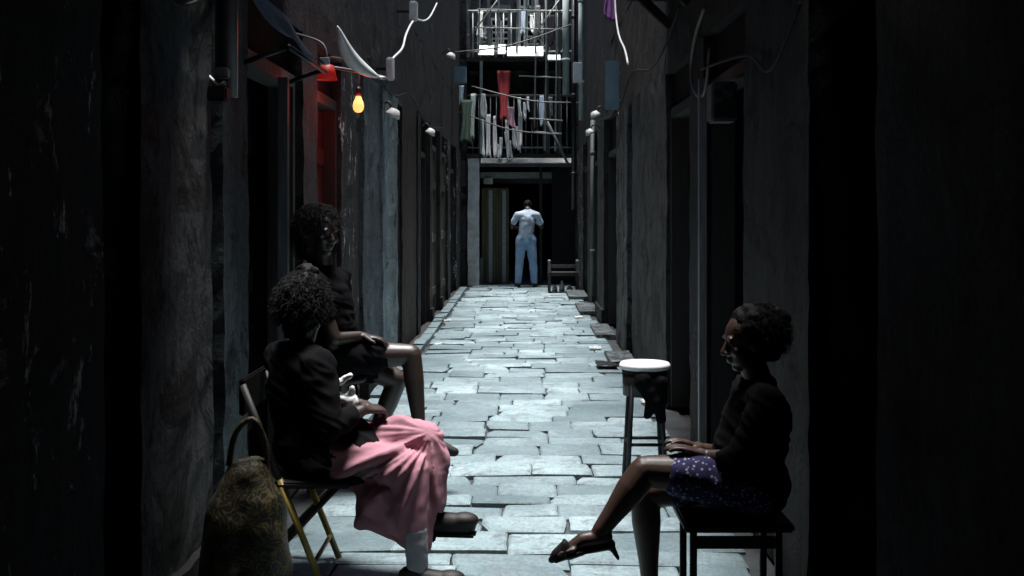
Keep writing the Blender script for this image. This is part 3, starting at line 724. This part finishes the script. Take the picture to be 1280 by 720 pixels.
# pale posts at doorways
tag(MB().box(XR - .045, XR - .002, 6.42, 6.475, 0, 2.2).build('door_post', 'frame_pale'), 'thin pale upright post at the right doorway', 'post')
tag(MB().box(-XL + .002, -XL + .05, 5.68, 5.73, 0, 2.12).build('door_post', 'frame_pale'), 'thin pale upright post at the left doorway under the awning', 'post')
# black awning left
rt = empty('awning', (-1.25, 5.7, 2.3), 'black sagging awning over the left doorway', 'awning')
mb = MB(); rows = []
for i in range(13):
    yy = 4.95 + .95 * i / 12; row = []
    for j in range(7):
        t = j / 6
        row.append(mb.bm.verts.new((-1.255 + .21 * t, yy, 2.48 - .28 * t - .05 * math.sin(math.pi * t) * (1 + .5 * math.sin(yy * 7)) + .02 * math.sin(yy * 9) * t)))
    rows.append(row)
for a, b_ in zip(rows, rows[1:]):
    for j in range(6): mb.bm.faces.new((a[j], a[j + 1], b_[j + 1], b_[j]))
bmesh.ops.solidify(mb.bm, geom=mb.bm.faces[:], thickness=.012)
mb.build('canopy', 'tarp', rt, True)
mb = MB()
for yy in (5.0, 5.84): mb.tube([(-1.26, yy, 2.10), (-1.05, yy, 2.175)], .012, 8)
mb.tube([(-1.045, 4.97, 2.17), (-1.045, 5.88, 2.17)], .013, 8); mb.build('frame', 'iron', rt, True)
tag(MB().box(P(400, 0, 5.92).x, P(412, 0, 5.92).x, 5.91, 5.925, P(0, 81, 5.92).z, P(0, 72, 5.92).z, .003).build('tag', 'white'), 'small blank white tag at the far corner of the awning', 'tag')
# small broken bracket on the left wall
p = P(266, 104, 4.35)
rt = empty('wall_bracket', p, 'bent metal bracket sticking out of the near left wall', 'bracket')
MB().tube([p + V((-.12, .02, .02)), p + V((-.02, 0, .03)), p + V((.02, 0, -.01)), p + V((.05, -.01, .0))], .010, 8).build('arm', 'steel', rt, True)
MB().box(p.x - .02, p.x + .06, p.y - .03, p.y + .05, p.z - .07, p.z - .015, .008).build('holder', 'iron', rt)
MB().box(p.x + .01, p.x + .06, p.y - .02, p.y + .03, p.z + .02, p.z + .06, .006).build('plate', 'frame_grey', rt)
# black pipe on the left wall
MB_ = MB().tube([(-1.2, 4.52, 1.9), (-1.2, 4.52, 4.5)], .045, 12).build('drain_pipe', 'pipe_black', None, True)
tag(MB_, 'black pipe end coming down above the bent bracket', 'pipe')

# ------------------------------------------------------------------ furniture
def round_stool(x, y, z, r, label, top_mat, leg_mat, apron=True):
    rt = empty('bar_stool', (x, y, 0), label, 'stool')
    MB().lathe([(0, z - .034), (r * .92, z - .034), (r, z - .024), (r * 1.0, z - .012), (r * .93, z), (r * .4, z + .006), (0, z + .006)], (x, y, 0), 32).build('seat', top_mat, rt, True)
    if apron: MB().lathe([(r * .80, z - .17), (r * .86, z - .17), (r * .88, z - .036), (r * .80, z - .037)], (x, y, 0), 28).build('apron', leg_mat, rt, True)
    pts = []
    for k in range(4):
        a = R(45 + 90 * k); c_, s_ = math.cos(a), math.sin(a)
        t = V((x + c_ * r * .74, y + s_ * r * .74, z - .046)); f = V((x + c_ * r * 1.06, y + s_ * r * 1.06, 0)); pts.append((t, f))
        MB().tube([t, f], .013, 10).build('leg', leg_mat, rt, True)
    mb = MB(); hh = .62
    for k in range(4):
        a, b_ = pts[k], pts[(k + 1) % 4]; mb.tube([a[0].lerp(a[1], hh), b_[0].lerp(b_[1], hh)], .009, 8)
    mb.build('stretcher', leg_mat, rt, True)
    return rt
sx, sy = P(806, 0, 5.9).x, 5.9
round_stool(sx, sy, .645, .135, 'tall round stool with a white top standing empty on the right', 'white', 'iron')
# dark rag hanging under the stool top
fl = Flesh().limb((V((sx - .02, sy - .10, .57)), .05), (V((sx + .03, sy - .11, .46)), .045), (V((sx + .0, sy - .11, .38)), .02)).limb((V((sx + .06, sy - .09, .56)), .05), (V((sx + .075, sy - .09, .36)), .022))
tag(fl.build('hanging_rag', 'cloth_black', None, .010, 3, wrinkle(.010, 14)), 'black rag bunched under the white topped stool', 'rag')
round_stool(-.98, 5.85, .585, .16, 'dark tall stool under the rear seated person on the left', 'frame_dark', 'iron', False)

# folding chair with ochre legs
rt = empty('folding_chair', (-.88, 4.44, 0), 'folding chair with ochre slanting legs under the person in pink', 'chair')
for yy in (4.26, 4.63):
    MB().tube([(-.93, yy, .42), (-.765, yy, .008)], .013, 12).build('leg', 'yellow', rt, True)
    MB().tube([(-1.07, yy, .78), (-.931, yy, .423)], .0128, 12).build('back_post', 'frame_dark', rt, True)
    MB().tube([(-.70, yy + .03, .40), (-1.07, yy + .03, .008)], .012, 12).build('leg', 'frame_dark', rt, True)
mb = MB(); mb.box(-1.0, -.66, 4.245, 4.645, .385, .41, .008); mb.build('seat', 'frame_dark', rt)
mb = MB(); mb.bar((-1.075, 4.26, .73), (-1.075, 4.63, .73), .02, .14, .006); mb.build('backrest', 'cloth_black', rt)
MB().tube([(-.80, 4.26, .10), (-.80, 4.63, .10)], .009, 8).build('stretcher', 'yellow', rt, True)
# low wooden stool right
rt = empty('wooden_stool', (.76, 4.0, 0), 'low wooden stool under the person on the right', 'stool')
mb = MB(); mb.box(.55, .93, 3.84, 4.18, .335, .365, .008); mb.build('seat', 'frame_dark', rt)
for xx in (.575, .87):
    for yy in (3.87, 4.12): MB().box(xx, xx + .024, yy, yy + .024, .002, .334, .004).build('leg', 'frame_dark', rt)
for yy in (3.88, 4.13): MB().box(.60, .869, yy, yy + .02, .27, .31).build('stretcher', 'frame_dark', rt)
# far low table with arms
p = P(704, 366, 19.9)
rt = empty('wooden_armchair', (p.x, p.y, 0), 'small dark wooden armchair by the far right doorway', 'chair')
MB().box(p.x - .27, p.x + .27, p.y - .22, p.y + .22, .30, .36, .01).build('seat', 'frame_dark', rt)
for dx in (-.27, .23):
    for dy in (-.22, .18): MB().box(p.x + dx, p.x + dx + .045, p.y + dy, p.y + dy + .045, 0, .298).build('leg', 'frame_dark', rt)
    mb = MB(); mb.box(p.x + dx, p.x + dx + .045, p.y - .22, p.y + .22, .53, .57, .006); mb.box(p.x + dx + .002, p.x + dx + .042, p.y - .22, p.y - .175, .362, .528); mb.box(p.x + dx + .002, p.x + dx + .042, p.y + .17, p.y + .215, .362, .528)
    mb.build('armrest', 'frame_pale', rt)
MB().box(p.x - .222, p.x + .226, p.y - .21, p.y - .16, .44, .50, .006).build('front_rail', 'frame_grey', rt)
for dx, w, hh in ((-.02, .05, .2), (.12, .06, .13), (-.15, .05, .12)):
    tag(MB().lathe([(0, 0), (w, 0), (w, hh * .6), (w * .4, hh * .8), (w * .4, hh), (0, hh)], (p.x + dx, p.y + .05, 0), 14).build('bottle', 'white_dirty', None, True),
        {-.02: 'tall whitish bottle in the middle under the far armchair', .12: 'whitish bottle at the right under the far armchair', -.15: 'whitish bottle at the left under the far armchair'}[dx], 'bottle', 'bottles under the far armchair')

# patterned bag beside the chair
bx_, by_ = -1.01, 4.06
fl = Flesh().limb((V((bx_ - .05, by_, .13)), .12), (V((bx_ - .03, by_, .34)), .115), (V((bx_ + .0, by_, .47)), .07)).limb((V((bx_ + .05, by_, .13)), .12), (V((bx_ + .04, by_, .36)), .11), (V((bx_ + .03, by_, .49)), .06))
rt = fl.build('shoulder_bag', 'bagprint', None, .012, 4, wrinkle(.012, 7)); tag(rt, 'large black bag with gold pattern standing behind the ochre legged chair', 'bag')
pts = curve_pts([(bx_ - .06, by_, .52), (bx_ - .03, by_ - .02, .64), (bx_ + .03, by_ - .02, .69), (bx_ + .07, by_ - .01, .62), (bx_ + .08, by_, .53)])
MB().tube(pts, .011, 8).build('strap', 'bagprint', rt, True)

# ------------------------------------------------------------------ people
def strands(parent, c, rot, rad, count, length, curl, seed, fwd_cut=.45):
    rs = random.Random(seed); mb = MB(); c = V(c)
    while count:
        d = V((rs.gauss(0, 1), rs.gauss(0, 1), rs.gauss(.25, 1))).normalized()
        if d.x > fwd_cut and d.z < .55 or d.z < -.75: continue
        count -= 1
        p = c + rot @ V((d.x * rad[0], d.y * rad[1], d.z * rad[2])) * .97
        out = (rot @ d); t = out.orthogonal().normalized(); t = Matrix.Rotation(rs.uniform(0, 6.28), 3, out) @ t; bb = out.cross(t)
        L = length * rs.uniform(.4, 1.2); ph = rs.uniform(0, 6.28); pts = []
        for i in range(7):
            u = i / 6; a = ph + u * 7
            pts.append(p + out * L * u * .45 + t * L * u * .6 + (out * math.sin(a) + bb * math.cos(a)) * curl * (.3 + u) - V((0, 0, L * u * u * .5)))
        mb.tube(pts, [.0011] * 6 + [.0005], 3, False)
    return mb.build('hair_strands', 'hair', parent, True)
# front left: dark top, pink skirt, crossed legs, seen from behind at an angle
fwd = V((.80, .60, 0)); lat = V((-.60, .80, 0))
hp = V((-.84, 4.43, .52)); ch = V((-.89, 4.43, .76)); nb = V((-.885, 4.43, .905)); hd = V((-.862, 4.445, 1.06))
sh = [ch + V((0, 0, .085)) - lat * .165, ch + V((0, 0, .085)) + lat * .165]
knA, knB = V((-.385, 4.41, .545)), V((-.44, 4.30, .455))
anA, ftA = V((-.355, 4.39, .262)), V((-.265, 4.38, .220))
anB, ftB = V((-.405, 4.26, .085)), V((-.31, 4.25, .035))
el = [V((-.74, 4.23, .62)), V((-.86, 4.66, .64))]; wr = [V((-.63, 4.36, .665)), V((-.66, 4.52, .66))]
fl = Flesh()
q = head(fl, hd, V((.35, .85, -.22)))
fl.limb((hd - V((0, 0, .06)), .05), (nb, .052), (ch, .11), (hp, .125))
fl.limb((sh[0], .05), (ch, .09)).limb((sh[1], .05), (ch, .09))
for s_, e_, w_, sd in ((sh[0], el[0], wr[0], 1), (sh[1], el[1], wr[1], -1)):
    fl.limb((s_, .046), (e_, .036), (w_, .024)); hand(fl, w_, (V((-.60, 4.46, .66)) - w_) + V((.05, 0, .0)), V((0, 0, 1)) - V((0, .3 * sd, 0)), -sd, .7, .92)
for h_, k_, a_, f_ in ((hp + V((.03, .08, -.01)), knA, anA, ftA), (hp + V((.03, -.08, -.02)), knB, anB, ftB)):
    fl.limb((h_, .085), (k_, .055), (k_.lerp(a_, .35), .052), (a_, .034)); fl.limb((a_ + V((-.02, 0, -.03)), .032), (f_, .028), (f_ + V((.06, 0, -.01)), .020))
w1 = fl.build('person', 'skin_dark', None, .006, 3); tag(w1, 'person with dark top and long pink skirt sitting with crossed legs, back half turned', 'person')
eyes(w1, q)
fl = Flesh()
f_, s_, u_, rot = frame(V((.35, .85, -.1)))
fl.egg(hd + V((-.015, -.022, .035)), (.108, .094, .108), rot).egg(hd - f_ * .055 + V((0, 0, -.02)), (.075, .082, .10), rot)
fl.egg(hd + V((.0, 0, .135)), (.042, .042, .038), rot).egg(hd - f_ * .07 + V((0, 0, -.08)), (.05, .06, .06), rot)
fl.build('hair', 'hair', w1, .007, 1, lambda p: .012 * noise.noise(p * 30) + .012 * noise.noise(p * 13) + .006 * noise.noise(p * 60))
strands(w1, hd + V((-.01, -.02, .03)), rot, (.115, .10, .112), 1500, .055, .006, 1)
fl = Flesh()
fl.limb((nb + V((0, 0, -.03)), .07), (ch, .125), (hp + V((-.01, 0, .08)), .13), (hp, .150), (hp + V((.12, -.03, -.01)), .14), (hp + V((.18, -.05, -.03)), .118))
for s_, e_, w_ in zip(sh, el, wr): fl.limb((ch + V((0, 0, .05)), .105), (s_, .066), (e_, .050), (e_.lerp(w_, .6), .038)); fl.limb((nb + V((0, 0, -.03)), .066), (s_, .062))
fl.build('blouse', 'cloth_black', w1, .008, 3, creases)
# pink skirt draped over both legs
fl = Flesh()
hA, hB = hp + V((.03, .08, .0)), hp + V((.03, -.08, -.01))
fl.limb((hA.lerp(knA, .22), .09), (hA.lerp(knA, .5), .092), (knA + V((.0, 0, .0)), .072)); fl.limb((hB.lerp(knB, .25), .088), (knB, .078)); fl.limb((hA.lerp(knA, .22), .085), (hB.lerp(knB, .25), .085))
for i in range(16):
    t = i / 15
    a = hA.lerp(knA, .40 + .6 * t); b_ = V((-.62 + .235 * t, 4.335 - .02 * math.sin(t * 9), .19 + .055 * math.cos(t * 2.6) - .0 * t))
    fl.limb((a + V((0, .05, -.05)), .06), (a.lerp(b_, .6), .048), (b_, .032))
fl.limb((knA, .072), (V((-.345, 4.38, .42)), .060), (V((-.345, 4.37, .32)), .048))
fl.limb((knB, .078), (V((-.42, 4.28, .22)), .055)); fl.limb((V((-.55, 4.34, .34)), .09), (V((-.47, 4.33, .25)), .07))
def fold(p):
    r = p - V((-.36, p.y, .585)); a = math.atan2(r.z, -r.x); L = r.length
    n1 = noise.noise(V((a * 3.2 + p.y * 3, L * 1.6, p.y * 2))); n2 = noise.noise(V((a * 8.5 + p.y * 4, L * 2.2, 5 + p.y * 3)))
    d_ = min(1, L / .16)
    return d_ * (.026 * (1 - abs(n1) * 2.6) * .6 + .015 * n2) - .004 + .003 * noise.noise(p * 26)
fl.build('skirt', 'pink', w1, .007, 3, fold)
for a_, f_ in ((anA, ftA), (anB, ftB)):
    fl = Flesh(); fl.limb((a_ + V((-.035, 0, -.035)), .042), (f_ + V((-.01, 0, .0)), .041), (f_ + V((.045, 0, -.012)), .034))
    fl.egg(a_ + V((-.01, 0, -.02)), (.048, .042, .035)); fl.egg(f_ + V((.03, 0, .012)), (.06, .042, .032)); shoe = fl.build('shoe', 'shoe', w1, .006, 3)
    d_ = (f_ - a_); d_.z += .035; hz = a_ + V((-.045, 0, -.078)); tz = f_ + V((.078, 0, -.040))
    MB().bar(hz, tz, .078, .022, .009).build('sole', 'cloth_dark', shoe); MB().bar(hz + V((.0, 0, -.018)), hz + V((.055, 0, -.022)), .066, .024, .005).build('heel', 'cloth_dark', shoe)
    if a_ is anB: Flesh().limb((a_, .041), (a_ + V((-.008, 0, .14)), .047)).build('sock', 'sock', w1, .006, 3, wrinkle(.003, 30))
# crumpled white cloth held in the lap
fl = Flesh().limb((P(425, 478, 4.42), .016), (P(437, 470, 4.42), .012)).limb((P(413, 486, 4.42), .018), (P(424, 500, 4.42), .020), (P(440, 500, 4.43), .024), (P(438, 522, 4.43), .012)).limb((P(440, 486, 4.43), .012), (P(436, 510, 4.43), .026))
tag(fl.build('handkerchief', 'white', None, .006, 2, wrinkle(.010, 26)), 'crumpled white cloth held above the pink skirt', 'cloth')

# rear left: dark dress, bare crossed legs, curly hair
hp = V((-.99, 5.86, .69)); ch = V((-1.03, 5.86, .98)); nb = V((-1.05, 5.86, 1.15)); hd = V((-1.055, 5.83, 1.325))
fwd = V((.72, -.60, -.12)); lat = V((0.25, .96, 0))
sh = [ch + V((0, 0, .10)) - lat * .165, ch + V((0, 0, .10)) + lat * .165]
knA, knB = P(514, 443, 5.80), P(497, 474, 5.95)
anA = P(524, 532, 5.76); ftA = P(556, 559, 5.74)
anB = P(462, 560, 6.0); ftB = P(486, 578, 6.0)
el = [P(418, 424, 5.66), V((-.98, 6.02, .84))]; wr = [P(450, 420, 5.76), P(462, 440, 5.9)]
fl = Flesh(); q = head(fl, hd, fwd)
fl.limb((hd - V((0, 0, .06)), .05), (nb, .052), (ch, .11), (hp, .12)); fl.limb((sh[0], .05), (ch, .09)).limb((sh[1], .05), (ch, .09))
fl.limb((sh[0], .045), (el[0], .036), (wr[0], .026)); hand(fl, wr[0], V((1, .05, -.08)), V((0, 0, 1)), 1, .45, .95)
fl.limb((sh[1], .045), (el[1], .036), (wr[1], .026)); hand(fl, wr[1], V((1, -.1, -.1)), V((0, 0, 1)), -1, .5, .95)
for h_, k_, a_, f_ in ((hp + V((.03, -.08, .0)), knA, anA, ftA), (hp + V((.03, .08, -.03)), knB, anB, ftB)):
    fl.limb((h_, .088), (h_.lerp(k_, .6), .070), (k_, .053), (k_.lerp(a_, .35), .052), (a_, .032)); fl.limb((a_ + V((-.02, 0, -.03)), .030), (f_, .026), (f_ + V((.05, 0, -.02)), .018))
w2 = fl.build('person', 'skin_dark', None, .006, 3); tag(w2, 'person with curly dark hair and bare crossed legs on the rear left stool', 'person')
eyes(w2, q)
fl = Flesh(); f_, s_, u_, rot = frame(fwd)
fl.egg(hd + V((-.03, .02, .05)), (.105, .10, .095), rot).egg(hd - f_ * .06 + V((0, 0, -.04)), (.085, .11, .13), rot)
for t in (-1, 1): fl.egg(hd - f_ * .02 + s_ * t * .085 + V((0, 0, -.03)), (.045, .035, .10), rot)
fl.build('hair', 'hair', w2, .008, 1, lambda p: .018 * noise.noise(p * 22) + .012 * noise.noise(p * 48))
strands(w2, hd - f_ * .035 + V((0, 0, .02)), rot, (.115, .12, .125), 1900, .08, .009, 2, .25)
fl = Flesh(); fl.limb((nb + V((0, 0, -.04)), .068), (ch, .122), (hp + V((0, 0, .1)), .12), (hp, .142))
fl.limb((sh[0], .052), (ch, .09)).limb((sh[1], .052), (ch, .09))
fl.limb((sh[0], .058), (sh[0].lerp(el[0], .55), .050)); fl.limb((sh[1], .058), (sh[1].lerp(el[1], .55), .050))
for k_, dy in ((knA, -.08), (knB, .08)): h_ = hp + V((.03, dy, -.01)); fl.limb((h_, .10), (h_.lerp(k_, .52), .084))
fl.build('dress', 'cloth_black', w2, .008, 3, creases)
for a_, f_ in ((anA, ftA), (anB, ftB)):
    fl = Flesh(); fl.limb((a_ + V((-.03, 0, -.045)), .036), (f_ + V((-.01, 0, -.01)), .034), (f_ + V((.05, 0, -.025)), .024)); fl.build('shoe', 'shoe', w2, .006, 3)

# right: dark top, printed shorts, heeled sandals, profile towards the left
hp = V((.79, 4.0, .49)); ch = V((.835, 4.0, .70)); nb = V((.835, 4.0, .84)); hd = V((.800, 4.0, .975))
fwd = V((-1, -.10, -.16)); lat = V((0, 1, 0))
sh = [ch + V((0, 0, .085)) - lat * .16, ch + V((0, 0, .085)) + lat * .16]
knA, knB = P(806, 588, 3.93), P(806, 616, 4.05)
anA, ftA = P(750, 664, 3.90), P(708, 686, 3.89)
anB, ftB = V((.455, 4.05, .09)), V((.34, 4.05, .03))
el = [P(925, 575, 3.84), P(925, 570, 4.18)]; wr = [P(885, 570, 3.92), P(880, 562, 4.06)]
fl = Flesh(); q = head(fl, hd, fwd, k=.95)
fl.limb((hd - V((-.01, 0, .06)), .048), (nb, .05), (ch, .105), (hp, .12)); fl.limb((sh[0], .048), (ch, .085)).limb((sh[1], .048), (ch, .085))
fl.limb((sh[0], .043), (el[0], .034), (wr[0], .023)); hand(fl, wr[0], V((-1, .15, .35)), V((.25, 0, 1)), 1, .35, .95)
fl.limb((sh[1], .043), (el[1], .034), (wr[1], .023)); hand(fl, wr[1], V((-1, -.25, .45)), V((.4, .2, 1)), -1, .3, .95)
for h_, k_, a_, f_ in ((hp + V((-.03, -.08, .01)), knA, anA, ftA), (hp + V((-.03, .08, -.02)), knB, anB, ftB)):
    fl.limb((h_, .088), (h_.lerp(k_, .6), .070), (k_, .053), (k_.lerp(a_, .32), .053), (k_.lerp(a_, .7), .038), (a_, .030))
    d_ = (f_ - a_).normalized(); fl.limb((a_ + V((.018, 0, -.02)), .028), (a_.lerp(f_, .5) , .027), (f_ + V((.02, 0, .006)), .022))
    for i in range(5):
        o_ = (i - 2) * .0135; L = .035 - .005 * abs(i - 1); fl.limb((f_ + V((.025, o_, .004)), .0095), (f_ + d_ * L * .6 + V((0, o_, .002)), .008), (f_ + d_ * L + V((0, o_, -.002)), .007))
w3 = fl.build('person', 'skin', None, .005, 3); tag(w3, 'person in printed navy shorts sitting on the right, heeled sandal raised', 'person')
eyes(w3, q)
fl = Flesh(); f_, s_, u_, rot = frame(fwd)
fl.egg(hd - f_ * .025 + V((0, 0, .035)), (.098, .086, .095), rot).egg(hd - f_ * .07 + V((0, 0, .0)), (.06, .08, .085), rot).egg(hd - f_ * .10 + V((0, 0, .07)), (.05, .05, .048), rot)
fl.build('hair', 'hair', w3, .008, 2, lambda p: .010 * noise.noise(p * 32) + .010 * noise.noise(p * 12) + .005 * noise.noise(p * 64))
strands(w3, hd - f_ * .045 + V((0, 0, .03)), rot, (.10, .088, .10), 1300, .04, .004, 3, .3)
fl = Flesh(); fl.limb((nb + V((0, 0, -.035)), .066), (ch, .118), (hp + V((.01, 0, .08)), .122), (hp, .138))
for s_, e_, w_ in zip(sh, el, wr): fl.limb((ch + V((0, 0, .05)), .08), (s_, .056), (e_, .046), (e_.lerp(w_, .35), .040))
fl.build('blouse', 'cloth_black', w3, .008, 3, creases)
fl = Flesh(); fl.limb((hp + V((.02, -.05, -.01)), .132), (hp + V((.02, .05, -.01)), .132))
for k_, dy in ((knA, -.08), (knB, .08)): h_ = hp + V((-.03, dy, .0)); fl.limb((h_, .102), (h_.lerp(k_, .62), .082))
fl.build('shorts', 'print', w3, .008, 4, wrinkle(.006, 16))
for a_, f_ in ((anA, ftA), (anB, ftB)):
    d_ = (f_ - a_).normalized(); n_ = V((d_.z, 0, -d_.x)); n_ = n_ if n_.z > 0 else -n_
    heel = a_ + V((.03, 0, -.035)) - n_ * .012; ball_ = f_ - n_ * .020; toe = f_ + d_ * .05 - n_ * .016
    fl = Flesh(); 
    for o_ in (-.018, 0, .018): fl.limb((heel + V((0, o_, 0)), .011), (heel.lerp(ball_, .5) + V((0, o_, 0)) , .009), (ball_ + V((0, o_ * 1.4, 0)), .010), (toe + V((0, o_, 0)), .008))
    fl.limb((heel, .014), (heel - n_ * .055 + V((.004, 0, 0)), .007))
    for t in (.0,):
        c_ = f_ - d_ * .035 * t * 2 + n_ * .014
        fl.limb((c_ + V((0, -.034, -.03)), .008), (c_ + V((0, -.02, .010)), .008), (c_ + V((0, .02, .010)), .008), (c_ + V((0, .034, -.03)), .008))
    fl.limb((f_ - n_ * .002 + d_ * .004, .031), (f_ + d_ * .040 - n_ * .006, .024), (f_ + d_ * .062 - n_ * .010, .013))
    fl.limb((heel, .020), (heel.lerp(ball_, .6), .015), (ball_, .022))
    fl.build('sandal', 'shoe', w3, .005, 2)

# far man, back to the camera, head bowed, elbows out
Y = 21.25; hx = P(659, 0, Y).x
hp = V((hx - .02, Y, .93)); ch = V((hx, Y, 1.28)); nb = V((hx + .005, Y + .03, 1.47)); hd = V((hx + .01, Y + .15, 1.54))
fl = Flesh(); head(fl, hd, V((0, .75, -.65)), V((0, .6, .8)))
fl.limb((hd - V((0, .04, .03)), .055), (nb, .056), (ch, .13), (hp, .13))
S = [(V((hx - .19, Y, 1.385)), V((hx - .29, Y + .03, 1.14)), V((hx - .17, Y + .20, 1.10)), 1), (V((hx + .19, Y, 1.385)), V((hx + .28, Y + .04, 1.14)), V((hx + .14, Y + .24, 1.22)), -1)]
for s_, e_, w_, sd in S:
    fl.limb((ch + V((0, 0, .06)), .10), (s_, .046), (e_, .042), (w_, .028)); hand(fl, w_, V((sd * .7, .5, .1)), V((0, -.3, 1)), sd, .8)
for sg in (-1, 1):
    h_ = hp + V((.09 * sg, 0, -.03)); k_ = hp + V((.125 * sg, -.01, -.44)); a_ = hp + V((.15 * sg, .01, -.84)); f_ = a_ + V((.03 * sg, .13, -.05))
    fl.limb((h_, .095), (k_, .062), (k_.lerp(a_, .35), .058), (a_, .04)); fl.limb((a_ + V((0, 0, -.04)), .038), (f_, .03))
w4 = fl.build('person', 'skin', None, .009, 3); tag(w4, 'person in pale shirt and jeans standing at the alley end, back turned', 'person')
Flesh().egg(hd + V((0, -.015, .025)), (.085, .10, .095)).build('hair', 'hair', w4, .01, 2, wrinkle(.008, 20))
fl = Flesh(); fl.limb((nb + V((0, -.01, -.05)), .072), (ch, .15), (hp + V((0, 0, .10)), .145), (hp + V((0, 0, .02)), .15))
for s_, e_, w_, sd in S: fl.limb((ch + V((0, 0, .06)), .12), (s_ + V((0, 0, -.02)), .064), (s_.lerp(e_, .66), .060)); fl.limb((nb + V((0, -.01, -.04)), .062), (s_ + V((0, 0, -.02)), .058))
fl.build('shirt', 'shirt', w4, .011, 4, wrinkle(.010, 9))
fl = Flesh(); fl.limb((hp + V((-.04, 0, .0)), .138), (hp + V((.04, 0, .0)), .138))
for sg in (-1, 1):
    h_ = hp + V((.09 * sg, 0, -.03)); k_ = hp + V((.125 * sg, -.01, -.44)); a_ = hp + V((.15 * sg, .01, -.82))
    fl.limb((h_, .112), (k_, .080), (k_.lerp(a_, .5), .074), (a_, .066))
fl.build('jeans', 'jeans', w4, .011, 4, wrinkle(.009, 10))
for sg in (-1, 1):
    a_ = hp + V((.15 * sg, .01, -.885)); Flesh().limb((a_ + V((0, -.05, -.005)), .042), (a_ + V((.02 * sg, .09, -.005)), .045), (a_ + V((.035 * sg, .17, -.012)), .033)).build('shoe', 'shoe', w4, .009, 3)

# ------------------------------------------------------------------ litter
litter = [(745, 437, 'paper', 'flattened white paper scrap by the right gutter', .10), (724, 398, 'paper', 'pale scrap lying by the far right step', .09), (812, 505, 'paper', 'crumpled white paper under the tall stool', .09),
          (560, 402, 'paper', 'pale scrap lying on the left kerb', .07), (548, 432, 'paper', 'small white scrap in the left gutter', .06), (612, 362, 'litter_dark', 'dark scrap near the far left post', .07), (760, 459, 'litter_dark', 'black lump of rubbish against the right step', .16)]
for px, py, mt, lb, s in litter:
    Yg = F * CAMZ / (py - VY); p = P(px, py, Yg); p.z = .012 if p.x > -1.04 else .05
    mb = MB(); nn = 7; vs = [[mb.bm.verts.new((p.x + (i / nn - .5) * s * 1.4, p.y + (j / nn - .5) * s * 2.2, p.z + s * .16 * (1 + noise.noise(V((i * .6, j * .6, px))) ))) for j in range(nn)] for i in range(nn)]
    for i in range(nn - 1):
        for j in range(nn - 1): mb.bm.faces.new((vs[i][j], vs[i + 1][j], vs[i + 1][j + 1], vs[i][j + 1]))
    bmesh.ops.solidify(mb.bm, geom=mb.bm.faces[:], thickness=.012)
    tag(mb.build('litter', mt), lb, 'litter', 'litter on the paving')

# ------------------------------------------------------------------ light, world, camera
EL, AZ = 86, 0                      # high veiled sun straight over the alley
w = bpy.data.worlds.new('World'); sc.world = w; w.use_nodes = True
nt = w.node_tree; bg = nt.nodes['Background']
sky = nt.nodes.new('ShaderNodeTexSky'); sky.sky_type = 'NISHITA'; sky.sun_disc = False
sky.sun_elevation = R(EL); sky.sun_rotation = R(AZ)
nt.links.new(sky.outputs[0], bg.inputs[0]); bg.inputs[1].default_value = .05
sl = bpy.data.lights.new('sun', 'SUN'); sl.energy = 2.9; sl.angle = R(22); sl.color = (1, .985, .96)
so = bpy.data.objects.new('sun', sl); col.objects.link(so)
so.rotation_euler = V((0, -math.cos(R(EL)), -math.sin(R(EL)))).to_track_quat('-Z', 'Y').to_euler()
so.location = (0, 0, 20)

cd = bpy.data.cameras.new('camera'); co = bpy.data.objects.new('camera', cd); col.objects.link(co)
co.location = (0, 0, CAMZ); co.rotation_euler = (R(90), 0, 0)
cd.sensor_width = 36; cd.lens = 36 * F / 1280
cd.shift_x = (640 - VX) / 1280; cd.shift_y = -(360 - VY) / 1280
cd.clip_start = .05; cd.clip_end = 500
sc.camera = co
vs = sc.view_settings; vs.view_transform = 'Standard'; vs.look = 'None'; vs.gamma = 1; vs.exposure = 2.12
